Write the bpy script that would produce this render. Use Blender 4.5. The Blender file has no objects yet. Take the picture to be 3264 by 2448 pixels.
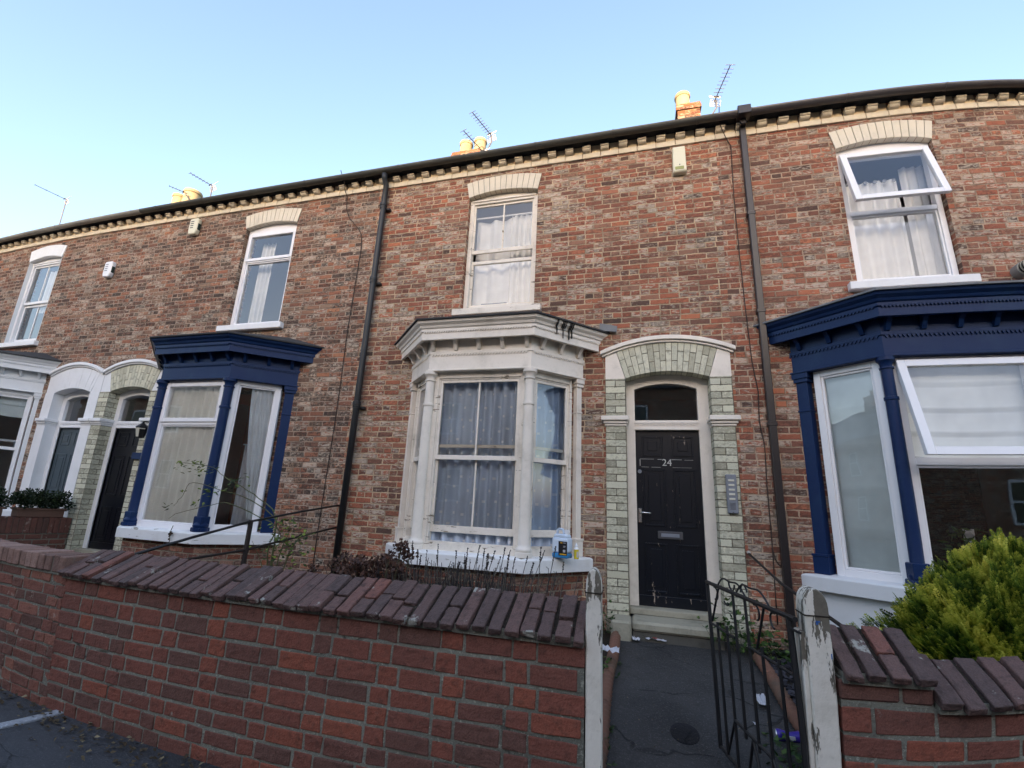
import bpy, bmesh, math, random
from math import sin, cos, pi, radians, sqrt, atan2, hypot, asin
from mathutils import Vector, Matrix
random.seed(7)
C = bpy.context.scene
COL = C.collection

# ---------------------------------------------------------------- camera, sky, sun, exposure
cd = bpy.data.cameras.new('camera'); cam = bpy.data.objects.new('camera', cd); COL.objects.link(cam); C.camera = cam
CAM = Vector((0, -5.316, 1.42))
yaw, pit, rol = -0.272038, 0.254720, 0.046356
fw = Vector((sin(yaw)*cos(pit), cos(yaw)*cos(pit), sin(pit))); rt = Vector((cos(yaw), -sin(yaw), 0)); up = rt.cross(fw)
R2 = rt*cos(rol) + up*sin(rol); U2 = -rt*sin(rol) + up*cos(rol)
cam.matrix_world = Matrix(((R2.x, U2.x, -fw.x, CAM.x), (R2.y, U2.y, -fw.y, CAM.y), (R2.z, U2.z, -fw.z, CAM.z), (0, 0, 0, 1)))
# the photo is from an ultra-wide phone lens with barrel distortion: a polynomial lens reproduces it
cd.type = 'PANO'; cd.sensor_fit = 'HORIZONTAL'; cd.sensor_width = 36; cd.sensor_height = 27
cd.clip_start = 0.02; cd.clip_end = 2000
cc = cd
cc.panorama_type = 'FISHEYE_LENS_POLYNOMIAL'; cc.fisheye_fov = pi
K = (1.12259508, -0.000159, -0.52764703, 0.26097896)
cc.fisheye_polynomial_k0 = 0.0
cc.fisheye_polynomial_k1 = -K[0]/18; cc.fisheye_polynomial_k2 = -K[1]/18**2
cc.fisheye_polynomial_k3 = -K[2]/18**3; cc.fisheye_polynomial_k4 = -K[3]/18**4

SUN_EL, SUN_AZ = radians(9.0), radians(176)      # azimuth clockwise from +Y: low sun behind the camera
w = bpy.data.worlds.new('World'); C.world = w; w.use_nodes = True
nt = w.node_tree; nt.nodes.clear()
sky = nt.nodes.new('ShaderNodeTexSky'); sky.sky_type = 'NISHITA'; sky.sun_disc = False
sky.sun_elevation = SUN_EL; sky.sun_rotation = SUN_AZ
sky.altitude = 0; sky.air_density = 1.0; sky.dust_density = 2.1; sky.ozone_density = 2.6
bg = nt.nodes.new('ShaderNodeBackground'); bg.inputs[1].default_value = 0.15
wo = nt.nodes.new('ShaderNodeOutputWorld')
nt.links.new(sky.outputs[0], bg.inputs[0]); nt.links.new(bg.outputs[0], wo.inputs[0])
sl = bpy.data.lights.new('sun', 'SUN'); sl.energy = 2.0; sl.angle = radians(0.5); sl.color = (1.0, 0.86, 0.68)
so = bpy.data.objects.new('sun', sl); COL.objects.link(so)
sd = Vector((sin(SUN_AZ)*cos(SUN_EL), cos(SUN_AZ)*cos(SUN_EL), sin(SUN_EL)))
so.rotation_euler = (-sd).to_track_quat('-Z', 'Y').to_euler(); so.location = (0, -30, 30)
C.view_settings.view_transform = 'Standard'; C.view_settings.look = 'None'
C.view_settings.use_white_balance = True; C.view_settings.white_balance_temperature = 8000; C.view_settings.white_balance_tint = 19
C.view_settings.exposure = 2.66; C.view_settings.gamma = 1.0

# ---------------------------------------------------------------- materials
def nmat(name, rough=0.8, spec=0.4):
    m = bpy.data.materials.new(name); m.use_nodes = True; t = m.node_tree
    b = t.nodes['Principled BSDF']; b.inputs['Roughness'].default_value = rough
    b.inputs['Specular IOR Level'].default_value = spec
    return m, t, b
class G:                                   # tiny node helper
    def __init__(s, t): s.t = t
    def n(s, typ, **k):
        x = s.t.nodes.new(typ)
        for a, v in k.items(): setattr(x, a, v)
        return x
    def inp(s, x, i, v):
        if hasattr(v, 'links') or isinstance(v, bpy.types.NodeSocket): s.t.links.new(v, x.inputs[i])
        else: x.inputs[i].default_value = v
    def m(s, op, a, b=0.0, c=None):
        x = s.n('ShaderNodeMath', operation=op); s.inp(x, 0, a); s.inp(x, 1, b)
        if c is not None: s.inp(x, 2, c)
        return x.outputs[0]
    def comb(s, x, y, z=0.0):
        c = s.n('ShaderNodeCombineXYZ'); s.inp(c, 0, x); s.inp(c, 1, y); s.inp(c, 2, z); return c.outputs[0]
    def sep(s, v):
        c = s.n('ShaderNodeSeparateXYZ'); s.inp(c, 0, v); return c.outputs
    def noise(s, v, scale, detail=3, rough=0.55):
        x = s.n('ShaderNodeTexNoise'); s.inp(x, 'Vector', v); x.inputs['Scale'].default_value = scale
        x.inputs['Detail'].default_value = detail; x.inputs['Roughness'].default_value = rough
        return x.outputs['Fac']
    def white(s, v):
        x = s.n('ShaderNodeTexWhiteNoise', noise_dimensions='3D'); s.inp(x, 'Vector', v); return x.outputs
    def ramp(s, f, stops, interp='LINEAR'):
        x = s.n('ShaderNodeValToRGB'); s.inp(x, 0, f); e = x.color_ramp.elements; x.color_ramp.interpolation = interp
        while len(e) < len(stops): e.new(0.5)
        for el, (p, c) in zip(e, stops): el.position = p; el.color = (*c, 1) if len(c) == 3 else c
        return x.outputs[0]
    def mix(s, f, a, b, mode='MIX'):
        x = s.n('ShaderNodeMix', data_type='RGBA', blend_type=mode); s.inp(x, 0, f)
        for i, v in ((6, a), (7, b)):
            if isinstance(v, tuple): v = (*v, 1) if len(v) == 3 else v
            s.inp(x, i, v)
        return x.outputs[2]
    def step(s, f, lo, hi):
        x = s.n('ShaderNodeMapRange', interpolation_type='SMOOTHSTEP'); s.inp(x, 0, f)
        x.inputs[1].default_value = lo; x.inputs[2].default_value = hi; return x.outputs[0]
    def uv(s): return s.n('ShaderNodeTexCoord').outputs['UV']
    def obj(s): return s.n('ShaderNodeTexCoord').outputs['Object']
    def attr(s, nm): return s.n('ShaderNodeAttribute', attribute_name=nm).outputs
    def bump(s, b, h, strength=0.5, dist=0.01):
        x = s.n('ShaderNodeBump'); x.inputs['Strength'].default_value = strength; x.inputs['Distance'].default_value = dist
        s.inp(x, 'Height', h); s.t.links.new(x.outputs[0], b.inputs['Normal'])
    def scale(s, v, sx, sy, sz=1.0):
        x = s.n('ShaderNodeVectorMath', operation='MULTIPLY'); s.inp(x, 0, v); x.inputs[1].default_value = (sx, sy, sz); return x.outputs[0]
    def add(s, a, b):
        x = s.n('ShaderNodeVectorMath', operation='ADD'); s.inp(x, 0, a); s.inp(x, 1, b); return x.outputs[0]

HB_RED = [(0.0, (.10, .052, .040)), (.08, (.19, .080, .057)), (.28, (.30, .092, .057)), (.5, (.355, .104, .060)), (.66, (.28, .112, .073)), (.8, (.30, .140, .094)), (.92, (.39, .118, .067)), (1, (.45, .14, .075))]
def brick(name, palette, mortar, bw=.224, bh=.0705, joint=.0128, bond='garden', pale=.45, dark=.3, palec=(.56, .47, .37), darkc=(.045, .035, .03), seed=0.0, wob=.016, bumpd=.010, soot=.55, tone=1.0):
    m, t, b = nmat(name, .9, .25); g = G(t)
    uv0 = g.uv(); P = g.add(uv0, (seed*1.37, seed*.731, 0))
    nz = g.n('ShaderNodeTexNoise'); t.links.new(P, nz.inputs['Vector']); nz.inputs['Scale'].default_value = 15; nz.inputs['Detail'].default_value = 2
    off = g.n('ShaderNodeVectorMath', operation='MULTIPLY_ADD'); t.links.new(nz.outputs['Color'], off.inputs[0]); off.inputs[1].default_value = (wob, wob*.8, 0); t.links.new(uv0, off.inputs[2])
    u, v, _ = g.sep(off.outputs[0])
    r = g.m('DIVIDE', v, bh); row = g.m('FLOOR', r); fv = g.m('FRACT', r)
    rj = g.white(g.comb(row, seed, 3.1))[0]
    if bond == 'garden':                     # a course of headers after every three of stretchers
        hd = g.m('LESS_THAN', g.m('MODULO', g.m('ADD', row, 400), 4), .5)
        wdt = g.m('SUBTRACT', bw, g.m('MULTIPLY', hd, bw*.5))
    elif bond == 'gault':
        hd = g.m('LESS_THAN', g.m('MODULO', g.m('ADD', row, 400), 2), .5); wdt = g.m('SUBTRACT', bw, g.m('MULTIPLY', hd, bw*.5))
    else:
        hd = 0.0; wdt = bw
    sh = g.m('ADD', g.m('MULTIPLY', g.m('MODULO', g.m('ADD', row, 400), 2), bw*.5), g.m('MULTIPLY', rj, bw*.14))
    if bond == 'gault': sh = 0.0
    ru = g.m('DIVIDE', g.m('ADD', u, sh), wdt); col = g.m('FLOOR', ru); fu = g.m('FRACT', ru)
    dx = g.m('MULTIPLY', g.m('MINIMUM', fu, g.m('SUBTRACT', 1.0, fu)), wdt)
    dy = g.m('MULTIPLY', g.m('MINIMUM', fv, g.m('SUBTRACT', 1.0, fv)), bh)
    d = g.m('MINIMUM', dx, dy)
    wh = g.white(g.comb(row, col, seed)); r1 = wh[0]; rc = g.sep(wh[1])
    ng = g.noise(P, 60, 3); d = g.m('ADD', g.m('ADD', d, g.m('MULTIPLY', g.m('SUBTRACT', ng, .5), .009)), g.m('MULTIPLY', g.m('SUBTRACT', g.noise(P, 22, 3), .5), .010))
    mask = g.step(d, joint*.5-.002, joint*.5+.0035)
    base = g.ramp(r1, palette)
    big = g.noise(P, .55, 3)
    Ps = g.add(g.scale(P, 16, 42, 1), g.comb(g.m('MULTIPLY', rc[0], 37.0), g.m('MULTIPLY', rc[1], 23.0), 0))
    pn = g.noise(Ps, 1.0, 4, .65)
    thr = g.m('SUBTRACT', g.m('ADD', pn, g.m('MULTIPLY', g.m('SUBTRACT', rc[2], .55), .30)), g.m('MULTIPLY', g.m('SUBTRACT', big, .5), .35))
    base = g.mix(g.m('MULTIPLY', g.step(thr, .50, .62), pale*1.6), base, palec)
    dn = g.noise(g.add(g.scale(P, 22, 34, 1), (9, 4, 0)), 1.0, 4, .7)
    base = g.mix(g.m('MULTIPLY', g.step(g.m('ADD', dn, g.m('MULTIPLY', rc[1], .22)), .58, .72), dark*1.8), base, darkc)
    base = g.mix(g.m('MULTIPLY', g.step(g.noise(P, .8, 5, .6), .46, .66), soot*.6), base, darkc)
    run = g.step(g.noise(g.add(g.scale(P, 5.5, .42, 1), (3, 8, 0)), 1.0, 4, .6), .56, .72); base = g.mix(g.m('MULTIPLY', run, soot*.55), base, tuple(x*1.3 for x in darkc))
    mt = g.mix(g.step(g.noise(P, 5, 4), .35, .68), mortar, tuple(c*.50 for c in mortar))
    colr = g.mix(mask, mt, base)
    fine = g.noise(P, 170, 2); colr = g.mix(.35, colr, g.ramp(fine, [(.3, (.25,)*3), (.7, (.85,)*3)]), 'SOFT_LIGHT')
    t.links.new(colr, b.inputs['Base Color'])
    hgt = g.m('ADD', g.m('MULTIPLY', mask, 1.0), g.m('ADD', g.m('MULTIPLY', pn, .5), g.m('MULTIPLY', r1, .35)))
    g.bump(b, hgt, .9, bumpd)
    return m
M = {}
HB_RED = [(p_, (c_[0]*1.10, c_[1]*1.20, c_[2]*1.20)) for p_, c_ in HB_RED]
M['brickA'] = brick('brick_right', HB_RED, (.52, .36, .25), seed=1.0, pale=.46, dark=.28)
M['brickB'] = brick('brick_middle', HB_RED, (.57, .41, .27), seed=2.0, pale=.50, dark=.28)
HB_BRN = [(p_, (c_[0]*.90, c_[1]*1.12, c_[2]*1.14)) for p_, c_ in HB_RED]
M['brickC'] = brick('brick_left', HB_BRN, (.43, .305, .225), seed=3.0, pale=.46, dark=.45, soot=.75)
M['brickD'] = brick('brick_far', HB_BRN, (.43, .305, .225), seed=4.0, pale=.44, dark=.45, soot=.75)
M['chimney'] = brick('chimney_brick', [(0, (.10, .035, .02)), (.5, (.19, .055, .026)), (1, (.24, .085, .04))], (.22, .15, .09), seed=5.0, bond='run', pale=.25, dark=.25)
WHB = [(0, (.36, .34, .25)), (.2, (.52, .50, .37)), (.5, (.64, .62, .47)), (.75, (.57, .56, .43)), (1, (.68, .65, .49))]
M['gault'] = brick('pale_gault_brick', WHB, (.19, .165, .12), bw=.2285, bh=.0775, joint=.008, bond='gault', pale=.15, dark=.26, palec=(.66, .62, .50), darkc=(.15, .14, .105), seed=6.0, wob=.004, bumpd=.004, soot=.35)
M['bayred'] = brick('bay_base_brick', [(0, (.12, .05, .04)), (.5, (.22, .07, .045)), (1, (.30, .10, .055))], (.33, .27, .2), seed=8.0, bond='run', pale=.15, dark=.3)

def paint(name, col, rough=.45, peel=0.0, under=(.36, .29, .21), dirt=.3, dirtc=(.33, .29, .22), stretch=(6, 6, 30), bumpy=.15):
    m, t, b = nmat(name, rough, .45); g = G(t); o = g.obj()
    c = g.mix(g.m('MULTIPLY', g.step(g.noise(o, 3.5, 5, .65), .45, .75), dirt), col, dirtc)
    c = g.mix(g.m('MULTIPLY', g.step(g.noise(o, 40, 3, .6), .55, .8), dirt*.6), c, dirtc)
    h = g.noise(o, 55, 3)
    if peel > 0:
        pn = g.m('ADD', g.noise(g.scale(o, *stretch), 1.0, 5, .7), g.m('MULTIPLY', g.m('SUBTRACT', g.noise(o, 2.2, 2), .5), .5))
        k = g.step(pn, .78-peel*.3, .80-peel*.3)
        wood = g.mix(g.noise(g.scale(o, 30, 30, 30), 1.0, 3), under, tuple(x*.4 for x in under))
        c = g.mix(k, c, wood); h = g.m('SUBTRACT', h, g.m('MULTIPLY', k, 2.0))
        rr = g.m('ADD', g.m('MULTIPLY', k, .4), rough); t.links.new(rr, b.inputs['Roughness'])
    t.links.new(c, b.inputs['Base Color']); g.bump(b, h, bumpy, .004)
    return m
M['cream'] = paint('cream_gloss_paint', (.80, .73, .645), .4, .0, dirt=.35)
M['creampeel'] = paint('peeling_cream_paint', (.78, .71, .62), .5, .46, dirt=.45, stretch=(5, 5, 26))
M['white'] = paint('white_paint', (.80, .80, .80), .45, 0, dirt=.12)
M['whitechip'] = paint('chipped_white_paint', (.78, .78, .77), .5, .38, under=(.42, .38, .31), dirt=.2)
M['upvc'] = paint('white_upvc', (.84, .83, .84), .25, 0, dirt=.06, bumpy=.02)
M['greywhite'] = paint('grey_white_paint', (.72, .74, .75), .5, 0, dirt=.1)  # slightly greyer, cooler white than the plain white paint
M['navy'] = paint('navy_gloss_paint', (.003, .022, .082), .42, 0, dirt=.6, dirtc=(.010, .040, .098), bumpy=.35); M['navy'].node_tree.nodes['Principled BSDF'].inputs['Specular IOR Level'].default_value = .22
M['black'] = paint('worn_black_paint', (.0060, .0078, .0125), .30, .30, under=(.46, .37, .30), dirt=.2, dirtc=(.02, .02, .02), stretch=(26, 26, 5))
M['darkblue'] = paint('dark_door_paint', (.004, .005, .009), .3, 0, dirt=.1, dirtc=(.02, .02, .03))
M['greydoor'] = paint('grey_door_paint', (.05, .075, .09), .4, 0, dirt=.1)
M['post'] = paint('flaking_white_post_paint', (.70, .64, .55), .6, .80, under=(.20, .17, .13), dirt=.5, stretch=(16, 16, 3.2), bumpy=.5)
M['iron'] = paint('black_iron', (.010, .010, .011), .5, 0, dirt=.3, dirtc=(.03, .02, .015))
M['rust'] = paint('rusty_dark_iron', (.022, .014, .011), .8, .25, under=(.10, .04, .02), dirt=.5, dirtc=(.06, .03, .02), stretch=(14, 14, 14))
M['castiron'] = paint('black_cast_iron_pipe', (.014, .016, .018), .45, .12, under=(.20, .20, .20), dirt=.3, dirtc=(.05, .05, .05), stretch=(20, 20, 6))
M['plastic'] = paint('brown_plastic_pipe', (.022, .017, .018), .35, 0, dirt=.15, dirtc=(.06, .05, .05))
M['gutterpl'] = paint('grey_brown_gutter', (.075, .068, .070), .35, 0, dirt=.2, dirtc=(.05, .045, .045))
M['gutterblk'] = paint('black_gutter', (.065, .066, .060), .5, 0, dirt=.6, dirtc=(.10, .10, .08))
M['guttergrey'] = paint('pale_grey_gutter', (.30, .29, .26), .6, 0, dirt=.6, dirtc=(.16, .15, .13))
M['lead'] = paint('lead_sheet', (.16, .17, .18), .55, 0, dirt=.5, dirtc=(.07, .07, .07))
M['slate'] = paint('roof_slate', (.05, .05, .055), .6, 0, dirt=.5, dirtc=(.09, .09, .08))
M['felt'] = paint('dark_roof_felt', (.03, .03, .032), .8, 0, dirt=.4, dirtc=(.08, .08, .07))
M['bandbrick'] = paint('pale_band_brick', (.74, .64, .49), .85, 0, dirt=.45, dirtc=(.42, .33, .22), bumpy=.4)
M['yellowbrick'] = paint('stained_yellow_brick', (.82, .66, .44), .9, 0, dirt=.5, dirtc=(.60, .40, .24), bumpy=.4)
M['corbel'] = paint('weathered_corbel_brick', (.74, .64, .49), .9, 0, dirt=.5, dirtc=(.48, .40, .30), bumpy=.4)
M['archbrick'] = paint('pale_arch_brick', (.72, .64, .52), .85, 0, dirt=.4, dirtc=(.42, .37, .29), bumpy=.4)
M['mortar'] = paint('dark_mortar', (.20, .17, .13), .95, 0, dirt=.6, dirtc=(.08, .07, .06))
M['sandstone'] = paint('worn_stone_step', (.36, .33, .25), .9, .2, under=(.20, .19, .14), dirt=.7, dirtc=(.14, .14, .10), stretch=(7, 7, 9), bumpy=.5)
M['oldstone'] = paint('dark_riser_stone', (.10, .095, .08), .95, .2, under=(.05, .05, .04), dirt=.8, dirtc=(.04, .04, .035), bumpy=.5)  # darker than the step slab, for the riser below it
M['pot'] = paint('buff_chimney_pot', (.33, .265, .155), .8, 0, dirt=.6, dirtc=(.20, .14, .075))
M['alu'] = paint('aerial_metal', (.10, .10, .11), .4, 0, dirt=.2)
M['reflector'] = paint('aerial_reflector', (.62, .60, .60), .4, 0, dirt=.2)
M['chrome'] = nmat('satin_metal', .25)[0]; M['chrome'].node_tree.nodes['Principled BSDF'].inputs['Metallic'].default_value = 1; M['chrome'].node_tree.nodes['Principled BSDF'].inputs['Base Color'].default_value = (.62, .62, .62, 1)
M['steel'] = paint('grey_panel_metal', (.20, .22, .25), .4, 0, dirt=.3, dirtc=(.1, .1, .1))
def flat(name, col, rough=.6, **k):
    m, t, b = nmat(name, rough); b.inputs['Base Color'].default_value = (*col, 1)
    for a, v in k.items(): b.inputs[a.replace('_', ' ')].default_value = v
    return m
M['digit'] = flat('number_plastic', (.50, .49, .46)); M['button'] = flat('push_button_label', (.62, .60, .50), .4)
M['blackpl'] = flat('black_plastic', (.012, .012, .012), .4); M['creampl'] = flat('cream_plastic_box', (.72, .68, .52), .45)
M['alarmlens'] = flat('green_strobe_lens', (.30, .32, .10), .3); M['alarmdk'] = flat('dark_strobe_lens', (.02, .045, .04), .2)
M['grille'] = flat('dark_grille', (.07, .07, .075), .5)
M['terracotta'] = paint('terracotta', (.20, .088, .055), .85, 0, dirt=.8, dirtc=(.11, .08, .055), bumpy=.5)
M['planter'] = paint('brown_trough', (.16, .075, .05), .7, 0, dirt=.3, dirtc=(.08, .05, .04))
M['paper'] = flat('crumpled_paper', (.50, .50, .52), .8); M['red'] = flat('printed_red', (.35, .06, .05), .5)
M['purple'] = flat('purple_can_print', (.05, .03, .30), .3); M['tin'] = flat('can_lid', (.65, .65, .68), .3, Metallic=.8)
M['yellow'] = flat('yellow_print', (.62, .50, .03), .4); M['orange'] = flat('amber_print', (.75, .40, .03), .4)
M['label'] = flat('black_bottle_label', (.012, .012, .015), .35); M['labelblue'] = flat('blue_label_edge', (.02, .12, .35), .4)
M['liquid'] = flat('blue_screenwash', (.01, .24, .52), .15); M['capw'] = flat('white_cap', (.80, .82, .84), .4)
M['hdpe'] = flat('milky_plastic', (.60, .72, .84), .35, Subsurface_Weight=.0)
M['flesh'] = flat('cable_brown', (.045, .028, .022), .7); M['whitecable'] = flat('pale_cable', (.30, .26, .22), .6)
M['grey'] = flat('flue_grey', (.22, .21, .20), .6); M['blackflue'] = flat('flue_black', (.02, .02, .02), .5); M['cream2'] = flat('flue_cream', (.55, .52, .42), .5)

def glass():
    m = bpy.data.materials.new('window_glass'); m.use_nodes = True; t = m.node_tree; t.nodes.clear(); g = G(t)
    o = g.n('ShaderNodeOutputMaterial'); tr = g.n('ShaderNodeBsdfTransparent'); tr.inputs[0].default_value = (.96, .98, .98, 1)
    gl = g.n('ShaderNodeBsdfGlossy'); gl.inputs['Roughness'].default_value = .003; gl.inputs['Color'].default_value = (.95, .97, 1, 1)
    fr = g.n('ShaderNodeFresnel'); fr.inputs[0].default_value = 1.52
    bp = g.n('ShaderNodeBump'); bp.inputs['Strength'].default_value = .05; bp.inputs['Distance'].default_value = .02
    t.links.new(g.noise(g.obj(), 2.5, 1), bp.inputs['Height']); t.links.new(bp.outputs[0], gl.inputs['Normal'])
    mx = g.n('ShaderNodeMixShader'); t.links.new(g.m('MINIMUM', g.m('MULTIPLY', fr.outputs[0], 2.0), 1.0), mx.inputs[0])
    t.links.new(tr.outputs[0], mx.inputs[1]); t.links.new(gl.outputs[0], mx.inputs[2]); t.links.new(mx.outputs[0], o.inputs[0])
    return m
M['glass'] = glass()
def cloth(name, col, trans=.35, squares=False, stripe=None):
    m = bpy.data.materials.new(name); m.use_nodes = True; t = m.node_tree; t.nodes.clear(); g = G(t)
    o = g.n('ShaderNodeOutputMaterial'); d = g.n('ShaderNodeBsdfDiffuse'); tl = g.n('ShaderNodeBsdfTranslucent'); mx = g.n('ShaderNodeMixShader'); mx.inputs[0].default_value = trans
    c = g.mix(g.step(g.noise(g.obj(), 2.0, 3), .35, .7), col, tuple(x*.82 for x in col))
    if squares:                              # the woven square motif of the net
        u, v, _ = g.sep(g.uv()); s = .135; row = g.m('FLOOR', g.m('DIVIDE', v, s)); uu = g.m('ADD', g.m('DIVIDE', u, s), g.m('MULTIPLY', row, .5))
        cl = g.m('FLOOR', uu); wn = g.white(g.comb(cl, row, 1)); rx = g.sep(wn[1])
        fu = g.m('SUBTRACT', g.m('FRACT', uu), g.m('ADD', .3, g.m('MULTIPLY', rx[0], .4))); fv = g.m('SUBTRACT', g.m('FRACT', g.m('DIVIDE', v, s)), g.m('ADD', .3, g.m('MULTIPLY', rx[1], .4)))
        k = g.m('MULTIPLY', g.m('LESS_THAN', g.m('ABSOLUTE', fu), .10), g.m('LESS_THAN', g.m('ABSOLUTE', fv), .10))
        c = g.mix(g.m('MULTIPLY', k, .85), c, (.95, .95, .97))
    t.links.new(c, d.inputs[0]); t.links.new(c, tl.inputs[0])
    t.links.new(d.outputs[0], mx.inputs[1]); t.links.new(tl.outputs[0], mx.inputs[2]); t.links.new(mx.outputs[0], o.inputs[0])
    return m
M['netblue'] = cloth('blue_grey_net', (.62, .73, .88), .12, True)
M['netwhite'] = cloth('white_net', (.86, .87, .88), .1); M['curtwhite'] = cloth('white_curtain', (.88, .90, .93), .1)
M['netcream'] = cloth('cream_net', (.95, .98, .96), .12); M['blind'] = cloth('roman_blind_cloth', (.93, .96, .93), .12); M['lace'] = cloth('grey_lace', (.85, .85, .90), .1)
def roommat(name, col): return flat(name, col, .9)
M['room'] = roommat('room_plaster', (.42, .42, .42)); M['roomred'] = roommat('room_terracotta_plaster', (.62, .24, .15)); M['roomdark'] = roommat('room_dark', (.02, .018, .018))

def asphalt(name, col, spk=.4):
    m, t, b = nmat(name, .92, .3); g = G(t); o = g.obj()
    c = g.mix(g.step(g.noise(o, 1.1, 5), .35, .7), col, tuple(x*.55 for x in col))
    c = g.mix(g.m('MULTIPLY', g.step(g.noise(o, 140, 2), .62, .72), spk), c, (.20, .20, .20))
    c = g.mix(g.m('MULTIPLY', g.step(g.noise(o, 9, 4), .58, .72), .5), c, tuple(x*.5 for x in col))
    vo = g.n('ShaderNodeTexVoronoi', feature='DISTANCE_TO_EDGE'); wv = g.n('ShaderNodeVectorMath', operation='MULTIPLY_ADD'); nn = g.n('ShaderNodeTexNoise'); nn.inputs['Scale'].default_value = 3; t.links.new(o, nn.inputs['Vector'])
    t.links.new(nn.outputs['Color'], wv.inputs[0]); wv.inputs[1].default_value = (.35, .35, .35); t.links.new(o, wv.inputs[2]); t.links.new(wv.outputs[0], vo.inputs['Vector']); vo.inputs['Scale'].default_value = 1.1
    crack = g.m('MULTIPLY', g.m('SUBTRACT', 1.0, g.step(vo.outputs['Distance'], .004, .012)), g.step(g.noise(o, 1.7, 2), .48, .58)); c = g.mix(g.m('MULTIPLY', crack, .8), c, tuple(x*.3 for x in col))
    c = g.mix(g.m('MULTIPLY', g.step(g.noise(o, 60, 3, .7), .56, .66), .45), c, tuple(min(1, x*2.1) for x in col))
    t.links.new(c, b.inputs['Base Color']); g.bump(b, g.m('SUBTRACT', g.m('ADD', g.noise(o, 90, 4), g.noise(o, 30, 3)), crack), .8, .008); return m
M['asphalt'] = asphalt('pavement_asphalt', (.058, .058, .062), .55); M['pathmat'] = asphalt('path_asphalt', (.062, .060, .058), .6); M['road'] = asphalt('road_asphalt', (.05, .05, .05))
M['soil'] = asphalt('garden_soil', (.030, .022, .015), .25); M['concrete'] = asphalt('concrete', (.30, .31, .33), .3); M['manhole'] = asphalt('manhole_iron', (.018, .018, .020), .2)
def tinted(name, stops, rough=.85, bumpd=.006, noise=25, mottled=.5, spec=.3, stain=None):
    m, t, b = nmat(name, rough, spec); g = G(t); o = g.obj(); a = g.attr('tint')[2]
    c = g.ramp(a, stops)
    c = g.mix(g.m('MULTIPLY', g.step(g.noise(o, noise, 5, .65), .45, .75), mottled), c, tuple(x*.45 for x in stops[0][1]))
    if stain: c = g.mix(g.m('MULTIPLY', g.step(g.noise(o, stain[2], 5, .7), stain[1], stain[1]+.06), .85), c, stain[0])
    fine = g.noise(o, 190, 2); c = g.mix(.4, c, g.ramp(fine, [(.3, (.25,)*3), (.7, (.8,)*3)]), 'SOFT_LIGHT')
    t.links.new(c, b.inputs['Base Color']); g.bump(b, g.m('ADD', g.noise(o, 90, 4), g.m('MULTIPLY', g.noise(o, noise, 4), 1.5)), .7, bumpd); return m
M['gwall'] = tinted('garden_wall_brick', [(0, (.125, .060, .046)), (.25, (.165, .060, .044)), (.6, (.215, .066, .044)), (.85, (.255, .072, .043)), (1, (.32, .092, .046))], stain=((.26, .23, .19), .66, 9), mottled=.6)
M['gmortar'] = asphalt('garden_wall_mortar', (.205, .20, .16), .4)
M['coping'] = tinted('blue_brick_coping', [(0, (.090, .058, .052)), (.5, (.130, .073, .062)), (.85, (.150, .078, .066)), (1, (.20, .078, .058))], .75, stain=((.36, .35, .30), .615, 7), mottled=.75)
M['ctop'] = tinted('pale_worn_coping_brick', [(0, (.17, .095, .075)), (.5, (.25, .14, .11)), (1, (.33, .20, .16))], stain=((.16, .13, .11), .62, 6))
M['cwall'] = tinted('old_wall_brick', [(0, (.12, .058, .044)), (.5, (.195, .070, .050)), (1, (.27, .105, .07))], stain=((.34, .26, .21), .60, 6))
M['gaultarch'] = tinted('pale_voussoir', [(0, (.42, .40, .30)), (.4, (.58, .56, .43)), (1, (.68, .65, .50))], .85, .004, 18, .5, stain=((.15, .15, .12), .66, 8))
def leaf(name, stops, trans=.25, rough=.55):
    m = bpy.data.materials.new(name); m.use_nodes = True; t = m.node_tree; g = G(t); b = t.nodes['Principled BSDF']
    c = g.ramp(g.attr('tint')[2], stops); t.links.new(c, b.inputs['Base Color']); b.inputs['Roughness'].default_value = rough; b.inputs['Specular IOR Level'].default_value = .3
    tl = g.n('ShaderNodeBsdfTranslucent'); t.links.new(c, tl.inputs[0]); mx = g.n('ShaderNodeMixShader'); mx.inputs[0].default_value = trans
    t.links.new(b.outputs[0], mx.inputs[1]); t.links.new(tl.outputs[0], mx.inputs[2]); t.links.new(mx.outputs[0], t.nodes['Material Output'].inputs[0]); return m
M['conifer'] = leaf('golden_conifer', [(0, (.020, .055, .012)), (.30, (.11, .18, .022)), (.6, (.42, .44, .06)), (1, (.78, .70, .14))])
M['weed'] = leaf('weed_leaf', [(0, (.018, .045, .015)), (.6, (.04, .10, .025)), (1, (.10, .17, .04))])
M['rose'] = leaf('rose_leaf', [(0, (.012, .028, .010)), (.5, (.045, .08, .02)), (1, (.22, .30, .05))])
M['box'] = leaf('box_leaf', [(0, (.010, .018, .008)), (.7, (.022, .040, .014)), (1, (.05, .08, .03))])
M['dry'] = leaf('dead_flower', [(0, (.035, .016, .012)), (.5, (.09, .040, .028)), (1, (.20, .11, .075))], .1)
M['lav'] = leaf('lavender_dry', [(0, (.030, .024, .026)), (.5, (.06, .05, .045)), (1, (.15, .13, .10))], .1)
M['stem'] = flat('plant_stem', (.07, .06, .03), .8); M['twig'] = flat('green_twig', (.085, .095, .035), .7)
M['slatechip'] = tinted('slate_chippings', [(0, (.025, .024, .030)), (1, (.075, .072, .085))], .7)
M['deadleaf'] = tinted('dead_leaves', [(0, (.045, .030, .018)), (.8, (.10, .07, .04)), (1, (.28, .22, .13))], .9)

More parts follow.
